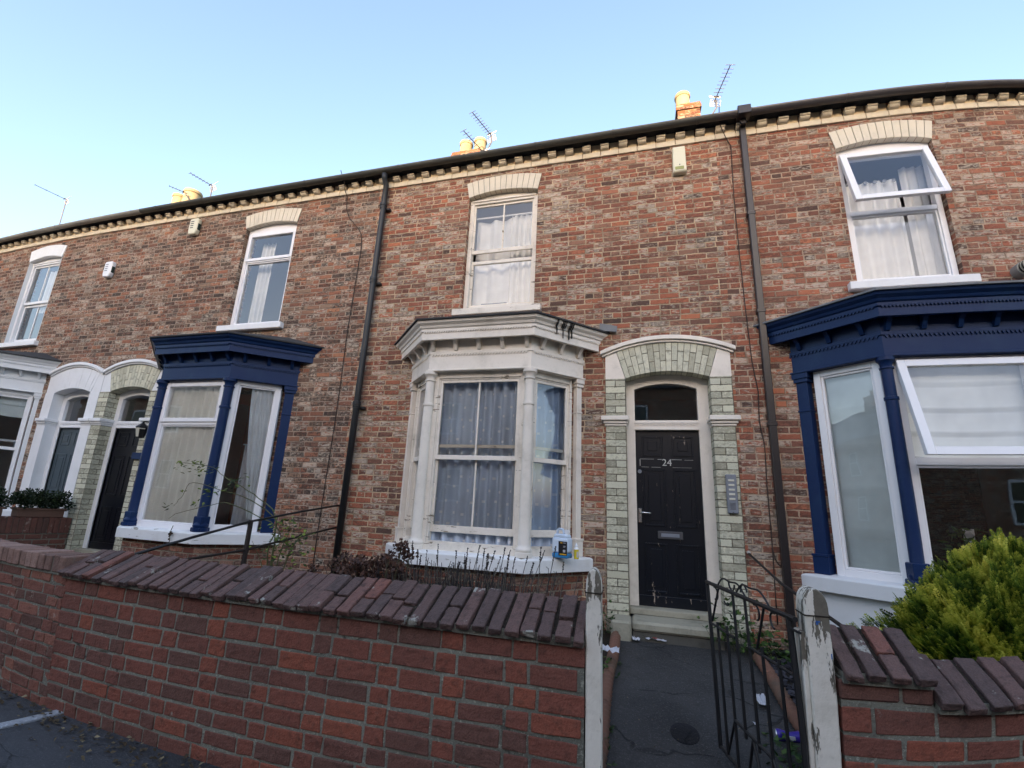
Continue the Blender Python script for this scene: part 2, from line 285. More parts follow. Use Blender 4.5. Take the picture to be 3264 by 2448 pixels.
# ---------------------------------------------------------------- mesh builder and tagging
class Frame:                                  # local frame: along a wall line (s), outward (n), up (z)
    def __init__(s, p0, p1):
        s.o = Vector((p0[0], p0[1])); d = Vector((p1[0]-p0[0], p1[1]-p0[1])); s.L = d.length; s.d = d/s.L; s.nv = Vector((s.d.y, -s.d.x))
    def p(s, a, n, z): q = s.o + s.d*a + s.nv*n; return (q.x, q.y, z)
FRONT = Frame((0, 0), (1, 0))                 # s = x, n = -y
class MB:
    def __init__(s): s.v = []; s.f = []; s.t = []; s.tint = 0.5; s.uvs = {}
    def vt(s, *ps):
        i = len(s.v); s.v += [tuple(p) for p in ps]; return list(range(i, i+len(ps)))
    def face(s, idx): s.f.append(tuple(idx)); s.t.append(s.tint)
    def poly(s, *ps): s.face(s.vt(*ps)); return s
    def box(s, x0, x1, y0, y1, z0, z1, fr=None):
        a = [(x0, y0, z0), (x1, y0, z0), (x1, y1, z0), (x0, y1, z0), (x0, y0, z1), (x1, y0, z1), (x1, y1, z1), (x0, y1, z1)]
        i = s.vt(*a)
        for q in ((0, 3, 2, 1), (4, 5, 6, 7), (0, 1, 5, 4), (1, 2, 6, 5), (2, 3, 7, 6), (3, 0, 4, 7)): s.face([i[k] for k in q])
        return s
    def lbox(s, fr, a0, a1, n0, n1, z0, z1):  # box in a local frame
        ps = [fr.p(a, n, z) for z in (z0, z1) for a, n in ((a0, n1), (a1, n1), (a1, n0), (a0, n0))]
        i = s.vt(*ps)
        for q in ((0, 3, 2, 1), (4, 5, 6, 7), (0, 1, 5, 4), (1, 2, 6, 5), (2, 3, 7, 6), (3, 0, 4, 7)): s.face([i[k] for k in q])
        return s
    def prism(s, pts, fr, n0, n1):            # outline (s,z) pushed from n0 (back) to n1 (front)
        a = s.vt(*[fr.p(p[0], n1, p[1]) for p in pts]); b = s.vt(*[fr.p(p[0], n0, p[1]) for p in pts]); k = len(pts)
        s.face(a); s.face(b[::-1])
        for i in range(k): j = (i+1) % k; s.face((a[i], b[i], b[j], a[j]))
        return s
    def hprism(s, pts, z0, z1):               # outline (x,y) pushed up
        a = s.vt(*[(p[0], p[1], z0) for p in pts]); b = s.vt(*[(p[0], p[1], z1) for p in pts]); k = len(pts)
        s.face(a[::-1]); s.face(b)
        for i in range(k): j = (i+1) % k; s.face((a[i], a[j], b[j], b[i]))
        return s
    def tube(s, pts, r, n=8, cap=True, flat=1.0):
        pts = [Vector(p) for p in pts]; rings = []
        rs = r if isinstance(r, (list, tuple)) else [r]*len(pts)
        prev = None
        for i, p in enumerate(pts):
            d = (pts[min(i+1, len(pts)-1)] - pts[max(i-1, 0)]).normalized()
            if prev is None: x = d.orthogonal().normalized()
            else:
                x = prev - d*prev.dot(d); x = x.normalized() if x.length > 1e-6 else d.orthogonal().normalized()
            prev = x; y = d.cross(x)
            rings.append(s.vt(*[p + (x*cos(2*pi*k/n)*flat + y*sin(2*pi*k/n))*rs[i] for k in range(n)]))
        for a, b in zip(rings, rings[1:]):
            for k in range(n): j = (k+1) % n; s.face((a[k], a[j], b[j], b[k]))
        if cap: s.face(rings[0][::-1]); s.face(rings[-1])
        return s
    def lathe(s, prof, c, n=20):
        rings = [s.vt(*[(c[0]+r*cos(2*pi*k/n), c[1]+r*sin(2*pi*k/n), c[2]+z) for k in range(n)]) for r, z in prof]
        for a, b in zip(rings, rings[1:]):
            for k in range(n): j = (k+1) % n; s.face((a[k], a[j], b[j], b[k]))
        s.face(rings[0][::-1]); s.face(rings[-1]); return s
    def build(s, name, mat, parent=None, smooth=False, bevel=0.0, recalc=True, root=None):
        me = bpy.data.meshes.new(name); org = Vector((0, 0, 0))
        p = parent
        while p is not None: org = org + p.location; p = p.parent
        loc = Vector((0, 0, 0))
        if parent is None and root is not None: loc = Vector(root); org = org + loc
        vv = [(a[0]-org.x, a[1]-org.y, a[2]-org.z) for a in s.v]
        me.from_pydata(vv, [], s.f)
        uvl = me.uv_layers.new(name='UVMap'); ud = []
        for pl in me.polygons:
            nx, ny, nz = abs(pl.normal.x), abs(pl.normal.y), abs(pl.normal.z)
            for vi in pl.vertices:
                x, y, z = s.v[vi]
                if vi in s.uvs: ud += s.uvs[vi]
                elif nz > .8: ud += (x, y)
                elif nx > .9: ud += (y, z)
                elif nx > .3: ud += ((x*1.2+y*.8), z)
                else: ud += (x, z)
        uvl.data.foreach_set('uv', ud)
        at = me.attributes.new('tint', 'FLOAT', 'FACE'); at.data.foreach_set('value', s.t)
        if recalc:
            b = bmesh.new(); b.from_mesh(me); bmesh.ops.recalc_face_normals(b, faces=b.faces); b.to_mesh(me); b.free()
        me.materials.append(mat)
        if smooth: me.polygons.foreach_set('use_smooth', [True]*len(me.polygons))
        o = bpy.data.objects.new(name, me); COL.objects.link(o); o.location = loc
        if parent: o.parent = parent
        if bevel:
            bv = o.modifiers.new('bevel', 'BEVEL'); bv.width = bevel; bv.segments = 1; bv.limit_method = 'ANGLE'; bv.angle_limit = radians(50)
        return o
def empty(name, loc):
    o = bpy.data.objects.new(name, None); COL.objects.link(o); o.location = loc; o.empty_display_size = .2; return o
def tag(o, label=None, cat=None, group=None, kind=None):
    if label: o['label'] = label
    if cat: o['category'] = cat
    if group: o['group'] = group
    if kind: o['kind'] = kind
    return o
def copyo(o, parent, loc):
    c = o.copy(); COL.objects.link(c); c.parent = parent; c.location = loc; return c
def arc(x0, x1, z0, rise, n=14):              # segmental arch points, left to right
    cx, hw = (x0+x1)/2, (x1-x0)/2; R = (hw*hw+rise*rise)/(2*rise); zc = z0+rise-R; a = asin(min(1, hw/R))
    return [(cx+R*sin(-a+2*a*i/n), zc+R*cos(-a+2*a*i/n)) for i in range(n+1)]

# ---------------------------------------------------------------- ground, road, pavement
SG = dict(kind='structure')
g_ = MB().poly((-400, -400, -.16), (400, -400, -.16), (400, 400, -.16), (-400, 400, -.16)); tag(g_.build('ground', M['soil']), **SG)
g_ = MB().box(-60, 60, -13, -6.2, -.3, -.12); tag(g_.build('road', M['road']), **SG)
g_ = MB().box(-60, 60, -6.05, -2.6, -.3, 0); tag(g_.build('pavement', M['asphalt']), **SG)
g_ = MB().box(-60, 60, -6.2, -6.05, -.3, .005); tag(g_.build('kerb', M['concrete'], bevel=.01), **SG)
g_ = MB().box(-60, 60, -15.2, -13, -.3, 0); tag(g_.build('far_pavement', M['asphalt']), **SG)
# front gardens: soil rising towards the houses
g_ = MB()
for x0, x1 in ((-18, -8.9), (-7.0, -.20), (.94, 12)):
    g_.poly((x0, -2.85, .03), (x1, -2.85, .03), (x1, .3, .20), (x0, .3, .20))
tag(g_.build('garden_soil', M['soil']), **SG)
g_ = MB().poly((-.215, -2.95, .012), (.955, -2.95, .012), (.955, -2.6, .055), (-.215, -2.6, .055)).poly((-.215, -2.6, .055), (.955, -2.6, .055), (.955, .3, .222), (-.215, .3, .222))
tag(g_.build('path', M['pathmat']), **SG)
g_ = MB().poly((-8.9, -2.85, .03), (-7, -2.85, .03), (-7, .3, .2), (-8.9, .3, .2)); tag(g_.build('far_path', M['pathmat']), **SG)
g_ = MB().box(-3.50, -3.43, -6.05, -2.97, -.1, .012); tag(g_.build('paving_strip', M['concrete'], bevel=.004), **SG)

# ---------------------------------------------------------------- houses
BANDZ = 6.025
def wall_mesh(x0, x1, z0, z1, ops, depth=.24):
    """front wall with openings; ops: (x0, x1, z0, z1, rise)"""
    b = MB(); br = {x0, x1}
    def top(o, x):
        if o[4] <= 0: return o[3]
        cx, hw, h = (o[0]+o[1])/2, (o[1]-o[0])/2, o[4]; R = (hw*hw+h*h)/(2*h); return o[3]+h-R+sqrt(max(0, R*R-(x-cx)**2))
    for o in ops:
        br |= {o[0], o[1]}
        if o[4] > 0: br |= {o[0]+(o[1]-o[0])*k/10 for k in range(1, 10)}
    xs = sorted(br)
    for a, c in zip(xs, xs[1:]):
        if c-a < 1e-6: continue
        mid = (a+c)/2; cov = sorted([o for o in ops if o[0] < mid < o[1]], key=lambda o: o[2])
        lo = (z0, z0)
        for o in cov:
            if o[2] > lo[0]+1e-6: b.poly((a, 0, lo[0]), (c, 0, lo[1]), (c, 0, o[2]), (a, 0, o[2]))
            lo = (top(o, a), top(o, c))
            b.poly((a, 0, lo[0]), (c, 0, lo[1]), (c, depth, lo[1]), (a, depth, lo[0]))
        b.poly((a, 0, lo[0]), (c, 0, lo[1]), (c, 0, z1), (a, 0, z1))
    for o in ops:
        b.poly((o[0], 0, o[2]), (o[0], depth, o[2]), (o[0], depth, o[3]), (o[0], 0, o[3]))
        b.poly((o[1], 0, o[2]), (o[1], 0, o[3]), (o[1], depth, o[3]), (o[1], depth, o[2]))
        b.poly((o[0], 0, o[2]), (o[1], 0, o[2]), (o[1], depth, o[2]), (o[0], depth, o[2]))
    return b

def room(name, x0, x1, y0, y1, z0, z1, mat, parent):
    b = MB(); b.poly((x0, y1, z0), (x1, y1, z0), (x1, y1, z1), (x0, y1, z1))
    b.poly((x0, y0, z0), (x0, y1, z0), (x0, y1, z1), (x0, y0, z1)); b.poly((x1, y0, z0), (x1, y0, z1), (x1, y1, z1), (x1, y1, z0))
    b.poly((x0, y0, z0), (x1, y0, z0), (x1, y1, z0), (x0, y1, z0)); b.poly((x0, y0, z1), (x0, y1, z1), (x1, y1, z1), (x1, y0, z1))
    return b.build(name, mat, parent, recalc=False)

def curtain(fr, s0, s1, n, z0, z1, mat, amp=.025, wl=.11, sd=0, gather=0.0, top_amp=1.0, swag=None):
    """a hanging sheet with folds, along a frame; swag pulls one side back towards s1"""
    rnd = random.Random(sd); b = MB(); N = max(20, int((s1-s0)/.012)); Zn = 10; ph = rnd.random()*6
    off = []; a = ph
    for i in range(N+1):
        a += 2*pi*((s1-s0)/N)/wl*(.6+.8*rnd.random()*1.0); off.append(a+.9*sin(i*.043+sd*2.1)+.5*sin(i*.11+sd)+1.2*sin(i*.021+sd))
    idx = []
    for j in range(Zn+1):
        t = j/Zn; z = z0+(z1-z0)*t; row = []
        for i in range(N+1):
            u = i/N; s = s0+(s1-s0)*u
            if swag: s = s + (s1-s)*swag*(1-t)**1.4*(1-u*.2)
            am = amp*(1-(1-top_amp)*t)*(1+.25*sin(3*u*pi+sd))
            row.append(len(b.v)); b.v.append(fr.p(s, n+am*sin(off[i]+.10*sin(t*2.5+u*5)), z)); b.uvs[row[-1]] = (s0+(s1-s0)*u, z)
        idx.append(row)
    for r0, r1 in zip(idx, idx[1:]):
        for i in range(N): b.face((r0[i], r0[i+1], r1[i+1], r1[i]))
    return b

def frame_ring(b, fr, s0, s1, z0, z1, w, n0, n1, wb=None, wt=None):
    wb = w if wb is None else wb; wt = w if wt is None else wt
    b.lbox(fr, s0, s0+w, n0, n1, z0, z1); b.lbox(fr, s1-w, s1, n0, n1, z0, z1)
    b.lbox(fr, s0+w, s1-w, n0+.001, n1-.001, z0, z0+wb); b.lbox(fr, s0+w, s1-w, n0+.001, n1-.001, z1-wt, z1)
def pane(fr, s0, s1, z0, z1, n, parent, arch_rise=0):
    if arch_rise: pts = [(s0, z0), (s1, z0)] + arc(s0, s1, z1, arch_rise)[::-1]
    else: pts = [(s0, z0), (s1, z0), (s1, z1), (s0, z1)]
    return MB().poly(*[fr.p(a, n, z) for a, z in pts]).build('pane', M['glass'], parent, recalc=False)

def window_arch(x0, x1, zs, rise, mat, parent, plain=False):
    """segmental arch of pale bricks over an upper window"""
    inner = arc(x0-.003, x1+.003, zs-.003, rise, 13); outer = arc(x0-.05, x1+.05, zs+.235, rise*.95, 13); b = MB()
    rnd = random.Random(int(x0*100))
    for i in range(13):
        def mixp(p, q, t): return (p[0]+(q[0]-p[0])*t, p[1]+(q[1]-p[1])*t)
        e = 0 if plain else .045
        p0, p1 = mixp(inner[i], inner[i+1], e), mixp(inner[i], inner[i+1], 1-e); q0, q1 = mixp(outer[i], outer[i+1], e), mixp(outer[i], outer[i+1], 1-e)
        b.tint = rnd.random(); b.prism([p0, p1, q1, q0], FRONT, -.11, .014+rnd.random()*.004)
    o = b.build('brick_arch', mat, parent)
    if not plain:
        k = MB().prism(arc(x0-.002, x1+.002, zs+.004, rise, 13) + arc(x0-.046, x1+.046, zs+.231, rise*.95, 13)[::-1], FRONT, -.10, .006); k.build('arch_mortar', M['mortar'], o)
    return o

def baypts(c, d):
    """bay outline grown outwards by d: four points of the plan"""
    P0, P1, P2, P3 = (c['e0'], 0), (c['c0'], -c['d']), (c['c1'], -c['d']), (c['e1'], 0)
    L = [Frame(P0, P1), Frame(P1, P2), Frame(P2, P3)]
    def isect(f, g):
        p = f.o + f.nv*d; q = g.o + g.nv*d; den = f.d.x*g.d.y-f.d.y*g.d.x; t = ((q.x-p.x)*g.d.y-(q.y-p.y)*g.d.x)/den; r = p+f.d*t; return (r.x, r.y)
    def wallp(f):
        p = f.o + f.nv*d; t = (.03-p.y)/f.d.y; r = p+f.d*t; return (r.x, r.y)
    return [wallp(L[0]), isect(L[0], L[1]), isect(L[1], L[2]), wallp(L[2])]
def bay_sweep(b, c, prof):
    """closed profile of (outwards, z) carried round the bay"""
    rows = [[(p[0], p[1], z) for p in baypts(c, d)] for d, z in prof]; idx = [b.vt(*r) for r in rows]; k = len(idx)
    for i in range(k):
        j = (i+1) % k
        for q in range(3): b.face((idx[i][q], idx[i][q+1], idx[j][q+1], idx[j][q]))
    b.face([r[0] for r in idx]); b.face([r[3] for r in idx][::-1])
def bay_frames(c, d=0.0):
    p = baypts(c, d); return [Frame(p[0], p[1]), Frame(p[1], p[2]), Frame(p[2], p[3])]

def build_bay(root, c, mats):
    """mats: main paint, sill paint, frame paint, base brick/paint"""
    main, sillm, framem, basem = mats
    zs0, zs1 = c.get('zs', (.745, .885)); zf0, zf1 = 2.885, 3.095
    b = MB(); bay_sweep(b, c, [(0, zf0+.02), (0, zf1), (.012, zf1), (.012, zf1+.035), (0, zf1+.035), (0, 3.27), (-.10, 3.27), (-.10, zf0+.02)])
    bay_sweep(b, c, [(.022, zf0), (.022, zf0+.019), (-.09, zf0+.019), (-.09, zf0)])
    bw = b.build('bay_window', main, root, bevel=.003)
    b = MB(); bay_sweep(b, c, [(.135, 3.235), (.135, 3.325), (.150, 3.335), (.150, 3.365), (.165, 3.375), (.175, 3.40), (.205, 3.425), (.215, 3.455), (-.1, 3.455), (-.1, 3.272), (.10, 3.272), (.10, 3.235)])
    b.build('cornice', main, bw, bevel=.002)
    # little triangular drops under the cornice bead and over the frieze
    for d, zt, hh, pit in ((.136, 3.335, .022, .030), (.0, zf1, .030, .036)):
        for f in bay_frames(c, d):
            b = MB(); n = int((f.L-.03)/pit)
            for i in range(n):
                s = .02+pit*i; b.prism([(s, zt), (s+pit*.5, zt-hh), (s+pit, zt)], f, -.002, .013)
            b.build('drop_ornament', main, bw)
    for f, n in zip(bay_frames(c, 0), (3, 5, 3)):
        for i in range(n):
            s = f.L*(i+.5)/n if n == 3 else .05+(f.L-.10)*i/(n-1)
            MB().prism([(0, 3.135), (.025, 3.135), (.04, 3.16), (.06, 3.20), (.10, 3.235), (.115, 3.25), (.115, 3.272), (0, 3.272)], Frame((f.p(s, 0, 0)[0], f.p(s, 0, 0)[1]), (f.p(s, 1, 0)[0], f.p(s, 1, 0)[1])), -.02, .02).build('bracket', main, bw)
    # roof sheet of the bay
    e = baypts(c, .235); t = baypts(c, -.06); b = MB()
    top = [(t[0][0]+.2, .03), (t[1][0]+.12, .03), (t[2][0]-.12, .03), (t[3][0]-.2, .03)]
    ei = b.vt(*[(p[0], p[1], 3.475) for p in e]); ti = b.vt(*[(p[0], p[1], 3.66) for p in top]); lo = b.vt(*[(p[0], p[1], 3.456) for p in e])
    for q in range(3): b.face((ei[q], ei[q+1], ti[q+1], ti[q])); b.face((lo[q], lo[q+1], ei[q+1], ei[q]))
    b.face(lo[::-1]); rf = b.build('bay_roof', c.get('roofm', M['felt']), bw)
    for sx, px in c.get('lead', ()):
        k = MB(); i_ = k.vt((px-.10, -.012, 3.49), (px+.10, -.012, 3.47), (px+.11, -.010, 3.55), (px-.10, -.010, 3.60), (px-.10, -.06, 3.485), (px+.10, -.055, 3.462)); k.face(i_[:4]); k.face((i_[0], i_[4], i_[5], i_[1])); k.build('lead_flashing', M['lead'], bw, recalc=False)
    # sill
    b = MB(); bay_sweep(b, c, [(.085, zs0), (.085, zs1-.012), (.06, zs1), (-.12, zs1+.012), (-.12, zs0)])
    b.build('sill', sillm, bw, bevel=.006)
    p = baypts(c, .0); b = MB().hprism([(q[0], q[1]) for q in p] , .02, zs0+.001); b.build('brick_base', basem, bw)
    # corner columns and wall pilasters
    zc0, zc1 = zs1+.005, zf0+.001
    for f, s in ((bay_frames(c, 0)[1], .0), (bay_frames(c, 0)[1], None)):
        s = f.L if s is None else s; q = baypts(c, -.045); q = q[1] if s == 0 else q[2]
        r = c.get('colr', .058)
        H_ = zc1-zc0; r1, r2 = r*1.02, r*.90
        prof = [(r*1.50, 0), (r*1.50, .045), (r*1.36, .05), (r*1.46, .065), (r*1.46, .08), (r*1.25, .095), (r*1.1, .11), (r1, .125), (r1, .50), (r*.98, 1.0), (r*.95, 1.585), (r*1.10, 1.588), (r*1.12, 1.602), (r*1.10, 1.616), (r2, 1.62), (r2, H_-.115), (r*1.12, H_-.112), (r*1.12, H_-.098), (r2, H_-.095), (r*.98, H_-.065), (r*1.22, H_-.045), (r*1.42, H_-.035), (r*1.42, H_)]
        MB().lathe(prof, (q[0], q[1], zc0)).build('column', c.get('colm', main), bw, smooth=True).modifiers.new('es', 'EDGE_SPLIT').split_angle = radians(40)
        if c['kind'] == 'upvc':
            k = MB().box(q[0]-.078, q[0]+.078, q[1]-.078, q[1]+.078, zc0, zc0+.05); k.box(q[0]-.066, q[0]+.066, q[1]-.066, q[1]+.066, zc0+.0505, zc0+.185); k.build('column_base', c.get('colm', main), bw, bevel=.008)
    fs = bay_frames(c, 0)
    for f, s0, s1 in ((fs[0], -.01, c.get('pw', .12)), (fs[2], fs[2].L-c.get('pw', .12), fs[2].L+.01)):
        b = MB().lbox(f, s0, s1, -.14, -.012, zc0, zc1-.10); b.lbox(f, s0-.012, s1+.012, -.15, .006, zc0, zc0+.16); b.lbox(f, s0-.02, s1+.015, -.15, .012, zc0+.16, zc0+.185)
        b.lbox(f, s0-.006, s1+.006, -.145, -.004, zc0+1.58, zc0+1.60); b.lbox(f, s0-.012, s1+.012, -.15, .004, zc1-.10, zc1-.06); b.lbox(f, s0-.022, s1+.022, -.15, .014, zc1-.06, zc1)
        b.build('pilaster', c.get('colm', main), bw, bevel=.004)
    # windows in the three sides
    for k, f in enumerate(bay_frames(c, -.06)):
        s0, s1 = (.045, f.L-.045) if k == 1 else ((c.get('pw', .12)-.02, f.L-.05) if k == 0 else (.05, f.L-c.get('pw', .12)+.02))
        z0, z1 = zs1+.006, zf0+.004
        if c['kind'] == 'sash':
            b = MB(); frame_ring(b, f, s0, s1, z0, z1, .055 if k == 1 else .035, -.10, .0, wb=.075, wt=.075)
            frame_ring(b, f, s0+.055 if k == 1 else s0+.035, s1-.055 if k == 1 else s1-.035, z0+.075, z1-.075, .018, -.10, -.014)
            b.build('window_frame', c.get('framew', framem), bw, bevel=.003)
            a0, a1 = (s0+.07, s1-.07) if k == 1 else (s0+.05, s1-.05); zl, zh = z0+.10, z1-.09
            up_ = MB(); w_ = .028; frame_ring(up_, f, a0, a1, 1.865, zh, w_, -.055, -.022, wb=.05, wt=.035)
            lw = MB(); lift = .085; frame_ring(lw, f, a0, a1, zl+lift, 2.04, w_, -.095, -.06, wb=.075, wt=.035)
            if k == 1:
                for q, za, zb, n in ((up_, 1.915, zh-.035, -.03), (lw, zl+lift+.075, 2.005, -.068)): q.lbox(f, (a0+a1)/2-.010, (a0+a1)/2+.010, n-.02, n, za, zb)
            uo = up_.build('sash', framem, bw, bevel=.002); lo_ = lw.build('sash', c.get('lowm', framem), bw, bevel=.002)
            pane(f, a0+w_, a1-w_, 1.915, zh-.035, -.038, bw); pane(f, a0+w_, a1-w_, zl+lift+.075, 2.005, -.078, bw)
        else:
            b = MB(); wf = .065; frame_ring(b, f, s0, s1, z0, z1, wf, -.075, .0); tr = c['tr'] if k == 1 else None
            if tr: b.lbox(f, s0+wf, s1-wf, -.074, -.002, tr-.035, tr+.035)
            frame_ring(b, f, s0+wf, s1-wf, z0+wf, (tr-.035) if tr else (z1-wf), .022, -.06, -.016)
            if tr and not c.get('open'): frame_ring(b, f, s0+wf-.03, s1-wf+.03, tr+.005, z1-wf+.03, .055, -.06, .018)
            b.build('window_frame', framem, bw, bevel=.004)
            pane(f, s0+wf, s1-wf, z0+wf, (tr-.035) if tr else (z1-wf), -.04, bw)
            if tr and not c.get('open'): pane(f, s0+wf, s1-wf, tr+.035, z1-wf, -.015, bw)
            if c.get('open') and k == 1:       # top-hung light standing open
                ang = c['open']; L = z1-.03-tr; b2 = MB()
                hz = z1-.035
                def tilt(q): return [(x, y - (hz-z)*sin(ang) - .02, hz-(hz-z)*cos(ang)) for x, y, z in q]
                frame_ring(b2, f, s0+.02, s1-.02, hz-L, hz, .07, -.03, .025); b2.v = tilt(b2.v)
                so_ = b2.build('opening_light', framem, bw, bevel=.004)
                ps = tilt([f.p(a, 0, z) for a, z in ((s0+.09, hz-L+.07), (s1-.09, hz-L+.07), (s1-.09, hz-.07), (s0+.09, hz-.07))])
                MB().poly(*ps).build('pane', M['glass'], bw, recalc=False)
    return bw

def build_house(h):
    xL, xR = h['x']; root = empty('terraced_house', ((xL+xR)/2, 0, 0)); tag(root, h['label'], 'house', 'terraced houses in the row')
    c = h['bay']; wx0, wx1 = h['win']; WZ0, WZS, WR = 3.90, 5.655, .072
    ops = [(wx0, wx1, WZ0, WZS, WR)]
    if c: ops.append((c['c0']-.30, c['c1']+.30, .90, 2.86, 0))
    dx = h.get('door')
    if dx is not None: ops.append((dx-.684, dx+.684, .02, 3.165, .155))
    wall_mesh(xL, xR, -.1, 6.42, ops).build('wall', h['brick'], root, recalc=False)
    # party and rear walls keep the light out
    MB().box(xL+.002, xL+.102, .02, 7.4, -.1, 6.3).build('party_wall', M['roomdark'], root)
    MB().box(xL+.002, xR-.002, 7.42, 7.6, -.1, 6.3).build('rear_wall', h['brick'], root)
    # string course, flat bricks and corbels under the gutter
    b = MB(); pit = .235; n = int((xR-xL)/pit); pit = (xR-xL)/n; cor = None
    rnd = random.Random(int(xL*10)+99)
    for i in range(n):
        x = xL+i*pit
        b.tint = rnd.random(); b.box(x+.003, x+pit-.003, -.022-rnd.random()*.004, .05, BANDZ, BANDZ+.078)
        if i == 0: fbk = MB().box(x+pit*.5+.004, x+pit-.004, -.011, .05, BANDZ+.083, BANDZ+.20).build('flat_brick', M['yellowbrick'], root, bevel=.003)
        else: copyo(fbk, root, (i*pit+rnd.uniform(-.003, .003), rnd.uniform(-.003, .003), 0))
        if cor is None:
            q = MB(); q.box(x+.004, x+pit*.5-.004, -.088, .04, BANDZ+.122, BANDZ+.148)
            q.prism([(0, BANDZ+.083), (.03, BANDZ+.083), (.055, BANDZ+.089), (.072, BANDZ+.102), (.077, BANDZ+.119), (0, BANDZ+.119)], Frame((x+pit*.25, 0), (x+pit*.25, -1)), -(pit*.25-.006), pit*.25-.006)
            cor = q.build('corbel', M['corbel'], root, bevel=.003)
        else: copyo(cor, root, (i*pit+rnd.uniform(-.004, .004), rnd.uniform(-.004, .006), rnd.uniform(-.003, .003)))
    sc = b.build('string_course', M['bandbrick'], root, bevel=.004)
    MB().box(xL, xR, .005, .05, BANDZ-.004, BANDZ+.082).build('course_mortar', M['mortar'], sc)
    # gutter
    gm = h['gutter']; b = MB(); N = 10; gy, gz, r = -.165, 6.243, .055
    def gsec(x): return [(x, gy-r*cos(pi*k/N), gz-r*sin(pi*k/N)) for k in range(N+1)] + [(x, gy+(r-.006)*cos(pi*k/N), gz-(r-.006)*sin(pi*k/N)) for k in range(N+1)]
    a = b.vt(*gsec(xL)); e = b.vt(*gsec(xR)); k2 = len(a)
    for i in range(k2): j = (i+1) % k2; b.face((a[i], a[j], e[j], e[i]))
    gut = b.build('gutter', gm, root)
    x = xL+.4; gb = None
    while x < xR:
        if gb is None:
            b = MB(); rr = r+.005; sec = [(gy-rr*cos(pi*k/N), gz-rr*sin(pi*k/N)) for k in range(N+1)] + [(gy+(r+.001)*cos(pi*k/N), gz-(r+.001)*sin(pi*k/N)) for k in range(N+1)]
            a = b.vt(*[(x-.014, q[0], q[1]) for q in sec]); e = b.vt(*[(x+.014, q[0], q[1]) for q in sec]); k2 = len(sec)
            for i in range(k2): j = (i+1) % k2; b.face((a[i], a[j], e[j], e[i]))
            b.face(a); b.face(e[::-1]); gb = b.build('gutter_bracket', gm, gut); gx = x
        else: copyo(gb, gut, (x-gx, 0, 0))
        x += 1.05
    MB().box(xL, xR, -.105, .02, 6.232, 6.25).build('soffit_board', M['felt'], root)
    # roof and chimney
    b = MB(); b.poly((xL, -.13, 6.255), (xR, -.13, 6.255), (xR, 3.9, 9.1), (xL, 3.9, 9.1)); b.poly((xL, 3.9, 9.1), (xR, 3.9, 9.1), (xR, 7.7, 6.4), (xL, 7.7, 6.4))
    b.poly((xL, -.13, 6.235), (xR, -.13, 6.235), (xR, -.13, 6.255), (xL, -.13, 6.255))
    b.build('roof', M['slate'], root, recalc=False)
    if h.get('stack'):
        x0, x1, zt, pots = h['stack']
        b = MB().box(x0+.03, x1-.03, 3.53, 4.2, 8.2, zt-.16); b.box(x0, x1, 3.50, 4.23, zt-.16, zt-.08); b.box(x0+.015, x1-.015, 3.515, 4.215, zt-.08, zt)
        ch = b.build('chimney', M['chimney'], root)
        for px, r, ph in pots:
            MB().lathe([(r*.98, 0), (r*.92, ph*.82), (r*1.02, ph*.84), (r*1.06, ph*.88), (r*1.06, ph*.94), (r*1.0, ph), (r*.8, ph), (r*.8, ph-.05)], (px, 3.5+.32, zt-.01), 24).build('chimney_pot', M['pot'], ch, smooth=True).modifiers.new('es', 'EDGE_SPLIT').split_angle = radians(35)
    # upper window
    f = FRONT; k = h['wkind']; fm = h['wframe']
    room('room', wx0-.9, wx1+.9, .25, 3.0, 3.3, 6.0, M['room'], root)
    b = MB()
    if k == 'sash':
        frame_ring(b, f, wx0+.005, wx1-.005, WZ0, WZS-.02, .06, -.16, -.06, wb=.05, wt=.06)
        b.prism([(wx0+.005, WZS-.021), (wx1-.005, WZS-.021)] + arc(wx0+.005, wx1-.005, WZS-.004, WR)[::-1], f, -.16, -.075)
        b.lbox(f, wx0+.03, wx1-.03, -.07, -.045, WZS-.045, WZS-.02)
    else:
        frame_ring(b, f, wx0+.01, wx1-.01, WZ0, WZS-.05, .06, -.14, -.06)
        b.prism([(wx0+.005, WZS-.049), (wx1-.005, WZS-.049)] + arc(wx0+.005, wx1-.005, WZS-.004, WR)[::-1], f, -.14, -.07)
        b.lbox(f, wx0+.07, wx1-.07, -.139, -.061, h['tr']-.03, h['tr']+.03)
        zt2 = WZS-.05-.06
        frame_ring(b, f, wx0+.07, wx1-.07, WZ0+.06, h['tr']-.03, .02, -.12, -.075)
        if not h.get('wopen'): frame_ring(b, f, wx0+.045, wx1-.045, h['tr']-.005, zt2+.02, .05, -.12, -.045)
    uw = b.build('upper_window', fm, root, bevel=.003)
    window_arch(wx0, wx1, WZS, WR, h['archm'], uw, h.get('archplain', False))
    b = MB().box(wx0-.10, wx1+.10, -.075, .10, WZ0-.095, WZ0-.002); b.build('sill', h['sillm'], uw, bevel=.008)
    if h.get('reveal'):
        MB().box(wx0-.001, wx0+.006, -.004, .16, WZ0, WZS).build('painted_reveal', h['reveal'], uw); MB().box(wx1-.006, wx1+.001, -.004, .16, WZ0, WZS).build('painted_reveal', h['reveal'], uw)
